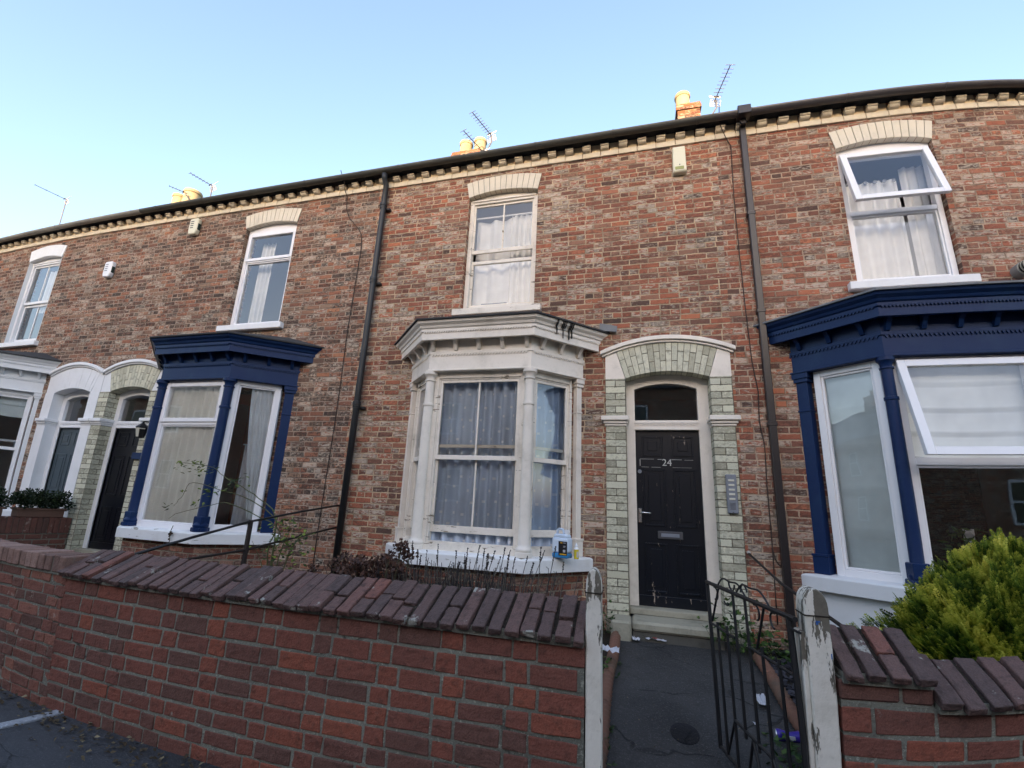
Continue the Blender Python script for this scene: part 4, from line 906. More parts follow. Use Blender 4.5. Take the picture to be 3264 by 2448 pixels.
def cable(name, pts, label, r=.005, mat='flesh'):
    o = MB().tube(pts, r, 5, True).build(name, M[mat], None, smooth=True, root=pts[0]); tag(o, label, 'cable', 'cables clipped to the walls'); return o
cable('wall_cable', [(-4.338, -.24, 6.30), (-4.338, -.11, 6.16), (-4.335, -.10, 6.08), (-4.33, -.015, 5.99), (-4.30, -.012, 5.74), (-4.22, -.012, 5.58), (-4.02, -.012, 5.36), (-3.955, -.012, 5.235), (-3.935, -.012, 5.0), (-3.945, -.012, 4.638), (-3.966, -.012, 3.668), (-3.955, -.012, 2.9), (-3.956, -.012, 2.3), (-3.97, -.012, 1.6), (-3.978, -.012, .9), (-3.975, -.012, .3)], 'thin brown cable looping down the brickwork left of the black downpipe', .006)
cable('wall_cable', [(1.10, -.24, 6.33), (1.11, -.11, 6.20), (1.14, -.09, 6.10), (1.20, -.015, 6.0), (1.243, -.012, 5.902), (1.223, -.012, 5.186), (1.225, -.012, 4.4), (1.235, -.012, 3.7), (1.252, -.012, 3.054), (1.287, -.012, 2.70), (1.271, -.012, 2.378), (1.301, -.012, 2.121), (1.288, -.012, 1.717), (1.287, -.012, 1.228), (1.284, -.012, 1.027), (1.275, -.012, .70), (1.272, -.012, .4)], 'thin brown cable running down the brickwork beside the brown square downpipe', .0055)
cable('wall_cable', [(1.286, -.012, 1.10), (1.30, -.014, 1.0), (1.33, -.012, .945), (1.36, -.012, .93)], 'short loop of cable branching behind the brown downpipe near the ground', .005)

def alarm(x, z, w_, h_, label, kind):
    r = empty('alarm_box', (x, -.01, z)); tag(r, label, 'alarm box', 'burglar alarm boxes'); F2 = Frame((x-w_/2, 0), (x+w_/2, 0))
    if kind == 'tall':
        b = MB().prism([(0, z-h_/2), (w_, z-h_/2), (w_*.96, z+h_/2), (w_*.04, z+h_/2)], F2, -.0, .075); b.build('cover', M['creampl'], r, bevel=.008)
        MB().box(x-w_*.48, x+w_*.48, -.082, -.07, z-h_*.47, z-h_*.17).build('lower_cover', M['creampl'], r, bevel=.004)
        MB().box(x-w_*.34, x+w_*.30, -.086, -.075, z-h_*.42, z-h_*.30).build('strobe', M['alarmlens'], r, bevel=.003); MB().tube([(x, -.08, z-h_*.235), (x, -.085, z-h_*.235)], .008, 8).build('screw', M['grille'], r)
    else:
        b = MB().prism([(w_*.12, z-h_/2), (w_*.88, z-h_/2), (w_, z-h_*.28), (w_, z+h_*.40), (w_*.9, z+h_/2), (w_*.1, z+h_/2), (0, z+h_*.4), (0, z-h_*.28)], F2, 0, .08); b.build('cover', M['creampl'] if kind == 'cream' else M['upvc'], r, bevel=.014)
        MB().prism([(w_*.97, z-h_*.22), (w_+.004, z-h_*.22), (w_+.004, z+h_*.18), (w_*.97, z+h_*.18)], F2, .012, .066).build('strobe', M['alarmdk'], r, bevel=.004)
        b = MB()
        for i in range(4): b.box(x-w_*.30, x+w_*.05, -.083, -.078, z+h_*(.26-.13*i), z+h_*(.31-.13*i))
        b.build('lettering', M['grille' if kind == 'cream' else 'steel'], r)
    return r
alarm(.615, 5.762, .165, .385, 'cream plastic alarm box under the eaves above the black door', 'tall')
alarm(-7.34, 5.815, .19, .31, 'cream alarm box right under the eaves on the left navy bay house', 'cream')
alarm(-9.18, 5.18, .19, .31, 'white alarm box halfway up the wall between two upper windows at the left', 'white')

r = empty('entry_panel', (.945, -.03, 1.61)); tag(r, 'grey metal door entry panel with five bell buttons on the pale brick pier', 'intercom')
MB().box(.893, .997, -.052, -.017, 1.415, 1.81).build('plate', M['steel'], r, bevel=.008)
for i in range(5):
    z = 1.748-.047*i; MB().box(.915, .972, -.057, -.051, z-.010, z+.010).build('bell_button', M['button'], r, bevel=.002)
b = MB()
for i in range(6): b.box(.918, .970, -.0535, -.051, 1.455+.012*i, 1.460+.012*i)
b.build('speaker_grille', M['grille'], r)
for z in (1.797, 1.428): MB().tube([(.945, -.05, z), (.945, -.055, z)], .005, 8).build('screw', M['chrome'], r)

r = empty('flue_pipe', (3.87, 0, 3.9)); tag(r, 'ribbed boiler flue poking out of the wall right of the open window', 'flue')
MB().tube([(3.87, .02, 3.92), (3.87, -.10, 3.92)], .072, 18).build('sleeve', M['grey'], r)
for i in range(5): MB().tube([(3.87, -.10-.022*i, 3.92), (3.87, -.113-.022*i, 3.92)], .066, 18).build('rib', M['cream2' if i % 2 == 0 else 'blackflue'], r)
MB().tube([(3.87, -.09, 3.92), (3.87, -.235, 3.92)], .052, 18).build('core', M['blackflue'], r); MB().tube([(3.87, -.215, 3.92), (3.87, -.24, 3.92)], .056, 18).build('cap', M['cream2'], r)

r = empty('wall_lantern', (-7.17, -.1, 2.2)); tag(r, 'small black wall lantern tucked between the pale door pier and the left navy bay', 'lantern')
lx, ly, lz = -7.17, -.20, 2.10
MB().lathe([(.03, 0), (.05, .01), (.078, .16), (.085, .165), (.05, .20), (.02, .225), (.012, .25)], (lx, ly, lz), 6).build('lantern_body', M['blackpl'], r)
MB().lathe([(.045, .02), (.070, .15)], (lx, ly, lz), 6).build('lantern_glass', M['cream2'], r).scale = (1.05, 1.05, 1); MB().tube([(lx, -.01, lz+.10), (lx, -.06, lz+.26), (lx, ly, lz+.25)], .009, 6).build('bracket', M['blackpl'], r)
r = empty('wall_sign', (-7.36, -.02, 1.86)); tag(r, 'small dark blue bracket shelf on the pale pier beside the left dark door', 'sign'); MB().box(-7.46, -7.24, -.05, -.016, 1.80, 1.90).build('plate', M['navy'], r, bevel=.003)

# aerials on the roofs
def aerial(label, base, bend, head, tip, nel, refl, el=.19):
    r = empty('tv_aerial', base); tag(r, label, 'aerial', 'television aerials on the roofs')
    H, T = Vector(head), Vector(tip); d = (T-H).normalized(); sd_ = d.cross(Vector((0, 0, 1))).normalized()
    MB().tube([base]+list(bend)+[tuple(H-Vector((0, 0, .02)))], .018, 6).build('mast', M['alu'], r)
    MB().tube([tuple(H-d*.08), tip], .011, 5).build('boom', M['alu'], r)
    for i in range(nel):
        p = H+(T-H)*((i+.8)/(nel-.2)); q = sd_*el*.5*(1.0 if i else 1.1); MB().tube([tuple(p-q), tuple(p+q)], .006, 4).build('element', M['alu'], r)
    if refl:
        b = MB()
        for zz in (-1, 1):
            for k in range(4):
                o = H-d*.02*k+Vector((0, 0, zz*(.03+.035*k))); b.tube([tuple(o-sd_*refl*.5), tuple(o+sd_*refl*.5)], .007, 4)
            for sx in (-1, -.33, .33, 1): b.tube([tuple(H+sd_*refl*.5*sx+Vector((0, 0, zz*.03))), tuple(H-d*.06+sd_*refl*.5*sx+Vector((0, 0, zz*.135)))], .007, 4)
        b.build('reflector', M['reflector'], r)
    MB().tube([tuple(H+d*.06-sd_*.06), tuple(H+d*.06+sd_*.06)], .018, 5).build('dipole', M['alu'], r)
aerial('tall tv aerial with white reflector beside the single chimney pot', (1.55, 3.6, 9.4), [(1.72, 3.5, 9.678), (1.857, 3.5, 9.909)], (1.850, 3.5, 10.14), (2.015, 2.692, 10.125), 9, .22)
aerial('upper tv aerial on a bent mast right of the two middle chimney pots', (-3.36, 3.6, 9.5), [(-3.351, 3.5, 9.791), (-3.271, 3.5, 9.975)], (-3.29, 3.5, 10.19), (-3.521, 2.758, 10.205), 10, .24)
aerial('lower tv aerial passing in front of the two middle chimney pots', (-3.36, 3.62, 9.3), [(-3.40, 3.5, 9.5)], (-3.44, 3.48, 9.69), (-3.695, 2.737, 9.698), 8, .24)
aerial('tv aerial with square grid reflector right of the left hand chimney pots', (-11.95, 3.5, 9.0), [(-11.95, 3.5, 9.627)], (-11.98, 3.5, 10.12), (-12.15, 2.9, 10.131), 7, .30, .16)
aerial('small tv aerial sticking up behind the left hand chimney pots', (-12.9, 3.9, 9.5), [(-12.95, 3.6, 9.9)], (-13.0, 3.5, 10.05), (-13.22, 3.15, 10.06), 5, 0, .14)
aerial('lone tv aerial on a thin mast at the far left of the roofline', (-18.5, 3.6, 8.6), [(-18.556, 3.5, 9.683)], (-18.64, 3.5, 10.74), (-18.839, 2.6, 10.752), 3, .30, .12)

# ---------------------------------------------------------------- curtains and blinds behind the panes
def hang(b, name, mat, label, root, cat='curtain', group='curtains and blinds in the windows'):
    o = b.build(name, M[mat], None, smooth=True, recalc=False, root=root); tag(o, label, cat, group); return o
fb = bay_frames(BAYB, -.205)
lab = ('blue grey net curtain with white squares in the %s of the cream bay')
hang(curtain(fb[1], -.02, fb[1].L+.02, 0, .90, 2.84, M['netblue'], .036, .12, 1), 'net_curtain', 'netblue', lab % 'front', (-1.745, -.3, .9))
hang(curtain(fb[2], -.02, fb[2].L+.14, 0, .90, 2.84, M['netblue'], .030, .11, 2), 'net_curtain', 'netblue', lab % 'right side', (-.9, -.2, .9))
hang(curtain(fb[0], .05, fb[0].L+.02, 0, .90, 2.84, M['netblue'], .03, .15, 3), 'net_curtain', 'netblue', lab % 'left side', (-2.6, -.2, .9))
fu = Frame((0, .28), (1, .28))
hang(curtain(fu, -2.19, -1.62, 0, 3.95, 5.42, M['curtwhite'], .03, .24, 4), 'curtain', 'curtwhite', 'pale ruffled curtain at the left in the upstairs sash window above the cream bay', (-1.9, .28, 3.95))
hang(curtain(Frame((0, .24), (1, .24)), -1.66, -1.27, 0, 3.95, 5.44, M['netwhite'], .025, .085, 5), 'curtain', 'netwhite', 'white pleated curtain at the right in the upstairs sash window above the cream bay', (-1.45, .24, 3.95))
o = MB().tube([(-2.22, .21, 5.44), (-1.26, .21, 5.44)], .012, 8).build('curtain_rod', M['upvc'], None, root=(-1.74, .21, 5.44)); tag(o, 'white curtain rod near the top of the upstairs sash window', 'curtain rod')
o = MB().tube([(-2.02, .16, 3.96), (-2.02, .16, 4.045), (-1.66, .16, 4.045), (-1.66, .16, 3.96)], .009, 6).build('wire_rack', M['steel'], None, root=(-1.84, .16, 3.96)); tag(o, 'small metal rack standing inside the open upstairs sash window', 'rack')
hang(curtain(Frame((0, .30), (1, .30)), 2.36, 3.10, 0, 3.93, 5.36, M['curtwhite'], .022, .13, 6), 'eyelet_curtain', 'curtwhite', 'white eyelet curtain in the open upstairs window at the right', (2.75, .3, 3.93))
r = empty('curtain_rings', (2.75, .27, 5.33)); tag(r, 'row of metal rings along the top of the white eyelet curtain', 'curtain rings')
for i in range(7):
    x = 2.45+.10*i; MB().tube([(x, .272, 5.335), (x, .262, 5.335)], .022, 10).build('ring', M['steel'], r)
hang(curtain(Frame((0, .28), (1, .28)), 3.13, 3.40, 0, 3.93, 5.5, M['netwhite'], .02, .08, 7), 'curtain', 'netwhite', 'narrow bunched curtain at the right edge of the open upstairs window', (3.28, .28, 3.93))
hang(curtain(Frame((0, .26), (1, .26)), -6.10, -5.80, 0, 3.95, 5.5, M['netwhite'], .02, .07, 8), 'curtain', 'netwhite', 'white curtain gathered in the upstairs window above the left navy bay', (-5.95, .26, 3.95))
hang(curtain(Frame((0, .22), (1, .22)), -11.42, -10.78, 0, 4.6, 5.5, M['netwhite'], .03, .12, 9), 'curtain', 'netwhite', 'white curtain in the upstairs window with the white painted arch', (-11.1, .22, 4.6))
fc = bay_frames(BAYC, -.135)
hang(curtain(fc[1], .02, fc[1].L+.02, 0, .90, 2.84, M['netcream'], .022, .115, 10), 'net_curtain', 'netcream', 'long pleated cream net curtain in the front of the left navy bay', (-5.95, -.35, .9))
hang(curtain(fc[2], .24, fc[2].L-.06, 0, 1.05, 2.82, M['netwhite'], .018, .075, 11, swag=.55), 'curtain', 'netwhite', 'white curtain drawn back to the right in the side of the left navy bay', (-4.95, -.2, 1.05))
hang(curtain(Frame((-5.42, .02), (-4.85, .30)), .0, .40, 0, .95, 2.05, M['lace'], .012, .06, 12), 'lace_panel', 'lace', 'grey lace panel on a low rod inside the side pane of the left navy bay', (-5.2, .35, .95), 'curtain')
o = MB().tube([(-5.43, .0, 2.055), (-5.03, .20, 2.055)], .010, 6).build('curtain_rod', M['upvc'], None, root=(-5.2, .4, 2.055)); tag(o, 'short white rod above the grey lace panel in the left navy bay', 'curtain rod')
r = empty('shelf', (-4.95, .25, .98)); tag(r, 'low shelf with pale top just inside the side pane of the left navy bay', 'shelf')
MB().box(-5.15, -4.80, .05, .35, 1.02, 1.04).build('top', M['netwhite'], r); MB().box(-5.12, -4.82, .08, .34, .90, 1.02).build('drawer', M['roomdark'], r)
r = empty('chair', (-4.85, .55, .3)); tag(r, 'dark round backed chair inside the side pane of the left navy bay', 'chair')
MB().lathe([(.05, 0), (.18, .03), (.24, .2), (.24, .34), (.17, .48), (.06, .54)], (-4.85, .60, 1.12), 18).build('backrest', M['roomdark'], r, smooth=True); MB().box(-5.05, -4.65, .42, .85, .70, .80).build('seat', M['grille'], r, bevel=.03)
# roman blinds of the right bay
def blind(fr, s0, s1, z0, z1, folds, label, root, sag=.012):
    b = MB(); rows = []; N = 14; Z = 40
    for j in range(Z+1):
        z = z0+(z1-z0)*j/Z; ph = ((z-z0)/(z1-z0)*folds) % 1.0
        rows.append(b.vt(*[fr.p(s0+(s1-s0)*i/N, .018*(1-ph)**3+sag*sin(pi*i/N)*(1-ph), z-.014*sin(pi*i/N)) for i in range(N+1)]))
    for r0, r1 in zip(rows, rows[1:]):
        for i in range(N): b.face((r0[i], r0[i+1], r1[i+1], r1[i]))
    return hang(b, 'roman_blind', 'blind', label, root, 'blind')
fa = bay_frames(BAYA, -.15)
blind(fa[0], .08, fa[0].L+.0, .92, 2.86, 5, 'pale roman blind let down fully in the left side of the right hand navy bay', (1.95, -.2, .92))
blind(fa[1], .0, fa[1].L, 1.98, 2.86, 4, 'pale roman blind half raised in the front of the right hand navy bay', (2.9, -.4, 1.98))
r = empty('flower_vase', (2.78, -.30, .90)); tag(r, 'glass vase of green leaves on the sill inside the right hand navy bay', 'vase')
MB().lathe([(.035, 0), (.032, .05), (.045, .16), (.06, .22)], (2.78, -.28, .905), 14).build('vase', M['glass'], r, smooth=True)
rnd = random.Random(8); b = MB()
for i in range(60):
    a = rnd.uniform(0, 2*pi); rr = rnd.uniform(.02, .17); c_ = Vector((2.78+rr*cos(a), -.26+rr*.5*sin(a), 1.14+rnd.uniform(-.02, .22))); d = Vector((rnd.uniform(-1, 1), rnd.uniform(-1, 1), rnd.uniform(-.4, 1))).normalized(); s_ = d.orthogonal().normalized()*.018
    b.tint = rnd.random(); b.poly(c_-d*.045, c_+s_, c_+d*.045, c_-s_)
b.build('foliage', M['weed'], r, recalc=False)
r = empty('card', (2.80, -.20, 1.3)); tag(r, 'white card propped behind the vase in the right hand navy bay', 'card'); MB().box(2.84, 2.93, -.16, -.155, 1.20, 1.36).build('sheet', M['paper'], r); MB().box(2.86, 2.91, -.155, -.12, 1.10, 1.20).build('stand', M['grille'], r)
blind(bay_frames(BAYD, -.2)[2], .05, .60, 2.45, 2.86, 2, 'pale blind at the top of the white bay window at the far left', (-10.3, -.2, 2.45))

# ---------------------------------------------------------------- plants
def leafcloud(b, rnd, c, n, r, size, asp=.5, upb=.3):
    for i in range(n):
        while True:
            v = Vector((rnd.uniform(-1, 1), rnd.uniform(-1, 1), rnd.uniform(-1, 1)))
            if v.length < 1: break
        p = Vector(c)+Vector((v.x*r[0], v.y*r[1], v.z*r[2])); d = (Vector((rnd.uniform(-1, 1), rnd.uniform(-1, 1), rnd.uniform(-.6, 1)+upb))+v).normalized()
        q = d.orthogonal().normalized(); q.rotate(Matrix.Rotation(rnd.uniform(0, 6.28), 3, d)); L = size*rnd.uniform(.6, 1.4); b.tint = min(1, max(0, rnd.gauss(.45, .25)))
        b.poly(p-d*L*.5, p+q*L*asp*.5, p+d*L*.5, p-q*L*asp*.5)
# golden conifer behind the right hand wall: many flat fern-like sprays
rnd = random.Random(31); bush = empty('conifer_bush', (2.05, -1.95, .1)); tag(bush, 'dense golden green conifer bush rising behind the short wall at the right', 'bush')
MB().tube([(2.05, -1.95, .05), (2.04, -1.95, .4), (2.02, -1.97, .9)], [.05, .04, .015], 7).build('trunk', M['stem'], bush)
b = MB(); b2 = MB()
def spray(b, p, d, L, tint):
    d = d.normalized(); s_ = d.cross(Vector((rnd.uniform(-.5, .5), rnd.uniform(-.5, .5), 1))).normalized()
    n = 5
    for k in range(n):
        t = (k+.4)/n; o = p+d*L*t; w_ = L*(.42-.22*t)
        for sg in (-1, 1):
            e = (s_*sg*.8+d*.75).normalized()*w_; q = e.cross(s_.cross(d)).normalized()*w_*.30
            b.tint = min(1, max(0, tint+.28*(t-.5)+rnd.uniform(-.08, .12))); b.poly(o, o+e*.5+q, o+e, o+e*.5-q)
    e = d*L*.35; o = p+d*L*.8; q = s_*L*.07; b.tint = min(1, tint+.25); b.poly(o, o+e*.5+q, o+e, o+e*.5-q)
BC = Vector((2.03, -1.98, .56)); BR = (.92, .70, .70)
for i in range(17000):
    a = rnd.uniform(0, 2*pi); h = rnd.uniform(.05, 1) if i % 5 else rnd.uniform(-.55, .2)
    if sin(a) > .3 and i % 2: a = -a
    rr = max(0, 1-h**1.0)**.74 if h > 0 else 1.0
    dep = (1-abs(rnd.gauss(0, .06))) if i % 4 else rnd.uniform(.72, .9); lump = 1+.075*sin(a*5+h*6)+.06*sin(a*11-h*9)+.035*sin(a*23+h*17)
    nrm = Vector((cos(a)*rr/BR[0], sin(a)*rr/BR[1], (h*.9+.15)/BR[2])).normalized()
    p = BC+Vector((cos(a)*rr*BR[0], sin(a)*rr*BR[1], h*BR[2]))*dep*lump
    if p.z < .12: continue
    if p.y > -1.5 and rnd.random() < .5: continue
    if p.y < -2.74: p.y = -2.74
    cl = .5+.5*sin(p.x*17+p.z*9)*sin(p.y*15-p.z*13)
    d = nrm+Vector((-.30, -.10, .35))*rnd.uniform(.3, 1.0)+Vector((rnd.uniform(-.45, .45), rnd.uniform(-.45, .45), rnd.uniform(-.3, .3)))
    spray(b, p-nrm*.025, d, rnd.uniform(.045, .080), -.02+.85*cl**1.3*rnd.uniform(.55, 1)+.18*rnd.random()+(.12 if dep > .97 else -.12 if dep > .9 else -.35));  # deeper sprays tinted darker: shade of the gaps put into the leaf colour
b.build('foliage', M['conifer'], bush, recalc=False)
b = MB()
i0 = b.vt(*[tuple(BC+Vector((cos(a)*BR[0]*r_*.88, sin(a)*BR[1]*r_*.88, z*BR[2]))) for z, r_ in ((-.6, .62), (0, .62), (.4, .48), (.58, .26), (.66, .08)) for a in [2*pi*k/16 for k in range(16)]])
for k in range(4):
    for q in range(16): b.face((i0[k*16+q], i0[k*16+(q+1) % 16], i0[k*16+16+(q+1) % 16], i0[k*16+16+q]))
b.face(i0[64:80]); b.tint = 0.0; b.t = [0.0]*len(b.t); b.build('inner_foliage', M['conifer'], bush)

# lavender and dried flower heads behind the long wall
r = empty('lavender_plant', (-1.05, -2.3, .1)); tag(r, 'lavender with dry grey stems and dark flower spikes below the cream bay', 'plant'); rnd = random.Random(41)
bs = MB(); bf = MB()
for i in range(620):
    x, y = rnd.gauss(-1.10, .22), rnd.gauss(-2.32, .10); hgt = rnd.uniform(.66, .90); lean = Vector((rnd.gauss(0, .12)+(x+1.1)*.35, rnd.gauss(0, .1), 1))
    tall = i < 36
    if tall: hgt = rnd.uniform(.86, 1.0)
    p0 = Vector((x, y, .12)); p1 = p0+lean*hgt*.55; p2 = p0+lean*hgt+Vector((rnd.gauss(0, .03), rnd.gauss(0, .03), 0))
    bs.tint = rnd.random(); bs.tube([p0, p1, p2], .0024 if not tall else .0026, 3, False)
    if tall:
        d = (p2-p1).normalized()
        for k in range(rnd.randint(4, 7)):
            c_ = p2+d*(.013*k-.02); 
            for m_ in range(4): bf.tint = rnd.random()*.45; q = Vector((rnd.uniform(-1, 1), rnd.uniform(-1, 1), rnd.uniform(0, 1)))*.008; bf.poly(c_-d*.007, c_+q, c_+d*.009, c_-q*.6)
    else:
        for k in range(9): c_ = p1+(p2-p1)*rnd.random(); q = Vector((rnd.uniform(-1, 1), rnd.uniform(-1, 1), rnd.uniform(-.3, 1)))*.018; bs.tint = rnd.random(); bs.poly(c_, c_+q+Vector((.003, 0, 0)), c_+q*1.4, c_+q-Vector((.003, 0, 0)))
bs.build('stems', M['lav'], r, recalc=False); bf.build('flower_spikes', M['lav'], r, recalc=False)
r = empty('dried_shrub', (-1.8, -2.3, .1)); tag(r, 'shrub of rust brown dead flower heads left of the lavender', 'plant'); rnd = random.Random(42); b = MB(); bs = MB()
for i in range(60):
    x, y = rnd.gauss(-1.80, .19), rnd.gauss(-2.30, .11); z = .90+rnd.uniform(-.10, .08)
    if i < 5: x = rnd.gauss(-1.58, .05); z = 1.04+rnd.uniform(-.05, .10)
    bs.tube([(x*.5-.9, -2.3, .1), (x-.02, y, z-.2), (x, y, z)], .004, 4, False); leafcloud(b, rnd, (x, y, z), 60, (.062, .055, .040), .024, .8)
b.build('flower_heads', M['dry'], r, recalc=False); bs.build('stems', M['stem'], r)

# rose climbing in front of the left navy bay
r = empty('rose_bush', (-3.8, -1.0, .1)); tag(r, 'straggly rose with long arching branches in front of the left navy bay', 'plant'); rnd = random.Random(43); bs = MB(); b = MB()
Y = -1.0
def smooth_pts(p, n=5):
    p = [Vector(q) for q in p]; out = []
    for i in range(len(p)-1):
        a, b_, c_, d = p[max(i-1, 0)], p[i], p[i+1], p[min(i+2, len(p)-1)]
        for k in range(n):
            t = k/n; out.append(.5*((2*b_)+(c_-a)*t+(2*a-5*b_+4*c_-d)*t*t+(3*b_-a-3*c_+d)*t**3)+Vector((rnd.gauss(0, .003), rnd.gauss(0, .003), rnd.gauss(0, .003))))
    return out+[p[-1]]
brs = [[(-3.72, .15), (-3.75, .7), (-3.80, 1.18), (-4.156, 1.38), (-4.575, 1.566), (-4.852, 1.668), (-5.15, 1.70), (-5.42, 1.704)], [(-3.74, .15), (-3.78, .8), (-3.814, 1.124), (-4.221, 1.343), (-4.612, 1.409), (-5.024, 1.479), (-5.16, 1.327), (-5.25, 1.20)],
  [(-3.76, .15), (-3.72, .8), (-3.80, 1.048), (-4.348, 1.256), (-4.651, 1.26), (-5.088, 1.138), (-5.34, 1.052)], [(-3.70, .15), (-3.66, .75), (-3.61, 1.0), (-3.60, 1.15)], [(-3.72, .15), (-3.60, .7), (-3.45, .95), (-3.30, 1.02)], [(-3.78, .15), (-3.9, .6), (-4.0, .9)]]
for k, br in enumerate(brs):
    pts = [(x, Y+.05*sin(3*i+k), z) for i, (x, z) in enumerate(br)]; pts = smooth_pts(pts); n_ = len(pts); bs.tube(pts, [.008-.0062*(i/(n_-1)) for i in range(n_)], 5) if True else bs.tube(pts, [.008]*2+[.0055]*(len(pts)-4)+[.003, .002] if len(pts) > 4 else .005, 5)
def leaflet(c_, n, sp, sz=.052):
    for i in range(n):
        p = Vector(c_)+Vector((rnd.gauss(0, sp), rnd.gauss(0, sp*.6), rnd.gauss(0, sp*.6))); d = Vector((rnd.uniform(-1, 1), rnd.uniform(-1, 1), rnd.uniform(-.6, .4))).normalized()
        b.tint = rnd.random(); q = d.cross(Vector((rnd.uniform(-.4, .4), -.6, 1))).normalized()*sz*.32; L = sz*rnd.uniform(.7, 1.2); b.poly(p, p+d*L*.35+q, p+d*L, p+d*L*.35-q)
for c_, n, sp in (((-5.30, Y, 1.69), 10, .07), ((-5.10, Y, 1.66), 22, .09), ((-4.98, Y, 1.66), 18, .07), ((-4.85, Y, 1.64), 8, .05), ((-4.42, Y, 1.48), 26, .08), ((-4.80, Y, 1.40), 16, .06), ((-4.6, Y, 1.40), 8, .05), ((-5.30, Y, 1.20), 6, .03), ((-4.93, Y, 1.25), 7, .04),
    ((-3.72, Y, 1.12), 30, .08), ((-3.62, Y, 1.0), 40, .12), ((-3.72, Y, .88), 40, .12), ((-3.50, Y, .95), 30, .10), ((-3.4, Y, .80), 24, .10), ((-3.70, Y, .70), 30, .12), ((-5.16, Y, 1.36), 3, .02)): leaflet(c_, n, sp)
bs.build('branches', M['twig'], r, smooth=True); b.build('leaves', M['rose'], r, recalc=False)
r = empty('hanging_twig', (-5.4, -.66, .8)); tag(r, 'small dry twig with withered leaves hanging over the white sill of the left navy bay', 'plant')
MB().tube([(-5.62, -.645, .95), (-5.63, -.66, .87), (-5.61, -.66, .78), (-5.63, -.65, .70)], .004, 4).build('stem', M['stem'], r); b = MB(); leafcloud(b, rnd, (-5.62, -.655, .82), 16, (.025, .02, .10), .035, .6); b.build('leaves', M['dry'], r, recalc=False)

# weeds
def weed(label, c_, n, rr, sz, seed, group='weeds along the path'):
    r = empty('weed', (c_[0], c_[1], .15)); tag(r, label, 'weed', group); rn = random.Random(seed); b = MB(); bs = MB()
    for i in range(n):
        p = Vector((c_[0]+rn.gauss(0, rr[0]), c_[1]+rn.gauss(0, rr[1]), c_[2]+abs(rn.gauss(0, rr[2])))); 
        if i % 6 == 0: bs.tube([(p.x*.7+c_[0]*.3, p.y*.7+c_[1]*.3, c_[2]-.03), tuple(p)], .0022, 3, False)
        for k in range(3):
            d = Vector((rn.uniform(-1, 1), rn.uniform(-1, 1), rn.uniform(-.2, .7))).normalized(); q = d.cross(Vector((0, 0, 1))).normalized()*sz*.38; b.tint = rn.random(); L = sz*rn.uniform(.6, 1.2)
            b.poly(p, p+d*L*.4+q, p+d*L, p+d*L*.4-q)
    b.build('leaves', M['weed'], r, recalc=False); bs.build('stalks', M['twig'], r, recalc=False); return r
weed('leafy green weeds beside the doorstep, behind the open gate', (.90, -.32, .24), 130, (.16, .10, .13), .05, 51)
weed('trailing green weeds against the wall base left of the brown square downpipe', (1.28, -.40, .20), 90, (.16, .14, .10), .05, 52)
weed('small green weed tuft against the pale door pier, left of the doorstep', (-.30, -.25, .24), 55, (.06, .05, .10), .035, 53)
weed('grassy weeds under the open gate, beside the thick gate post', (.80, -2.15, .06), 80, (.07, .16, .06), .04, 54)
weed('sparse weeds growing over the left path edging halfway along', (-.27, -1.25, .15), 34, (.04, .12, .06), .04, 55)
weed('thin weeds in the gap beside the narrow gate post', (-.24, -2.2, .08), 22, (.03, .14, .05), .04, 56)

# plant troughs on the dark boundary wall
def trough(y0, y1, label, seed):
    r = empty('plant_trough', (-8.52, (y0+y1)/2, .87)); tag(r, label, 'planter', 'plant troughs on the dark wall'); rn = random.Random(seed)
    MB().hprism([(-8.60, y0+.02), (-8.44, y0+.02), (-8.44, y1-.02), (-8.60, y1-.02)], .872, .99).build('trough', M['planter'], r, bevel=.008); MB().box(-8.615, -8.425, y0, y1, .975, 1.0).build('rim', M['planter'], r, bevel=.004)
    b = MB(); L = y1-y0
    for i in range(34): leafcloud(b, rn, (-8.52+rn.uniform(-.08, .08), y0+L*(i+.5)/34*1.12-.06*L, 1.10+rn.uniform(-.07, .10)), 110, (.11, .08, .10), .034, .6)
    b.build('foliage', M['box'], r, recalc=False)
trough(-.80, -.14, 'brown plant trough of dark box foliage next to the pale door pier', 61)
trough(-1.62, -.95, 'brown plant trough of dark box foliage at the left edge of the picture', 62)

# ---------------------------------------------------------------- path edging, litter, bottles
def edging(x0, x1, y0, y1, z0, z1, label):
    r = empty('path_edging', ((x0+x1)/2, (y0+y1)/2, 0)); tag(r, label, 'edging', 'rope top path edging'); n = 5
    for i in range(n):
        t0, t1 = i/n, (i+1)/n-.012; L = lambda t: Vector((x0+(x1-x0)*t+.012*sin(t*9), y0+(y1-y0)*t, z0+(z1-z0)*t))
        a, c_ = L(t0), L(t1); b = MB(); N = 26; rings = []
        for k in range(N+1):
            p = a+(c_-a)*(k/N); rings.append(b.vt(*[(p.x+(.042+.009*sin(3*q*2*pi/12+k*1.6))*cos(2*pi*q/12), p.y, p.z+(.042+.009*sin(3*q*2*pi/12+k*1.6))*sin(2*pi*q/12)) for q in range(12)]))
        for r0, r1 in zip(rings, rings[1:]):
            for q in range(12): b.face((r0[q], r0[(q+1) % 12], r1[(q+1) % 12], r1[q]))
        b.face(rings[0]); b.face(rings[-1][::-1]); e = b.build('edging_tile', M['terracotta'], r, smooth=True)
        MB().box(min(a.x, c_.x)-.018, max(a.x, c_.x)+.018, a.y, c_.y, a.z-.2, a.z-.02).build('tile_foot', M['terracotta'], e)
edging(-.245, -.235, -2.75, -.42, .09, .25, 'rope top terracotta edging along the left side of the path')
edging(.965, .975, -2.70, -.45, .08, .22, 'rope top terracotta edging along the right side of the path, seen through the gate')

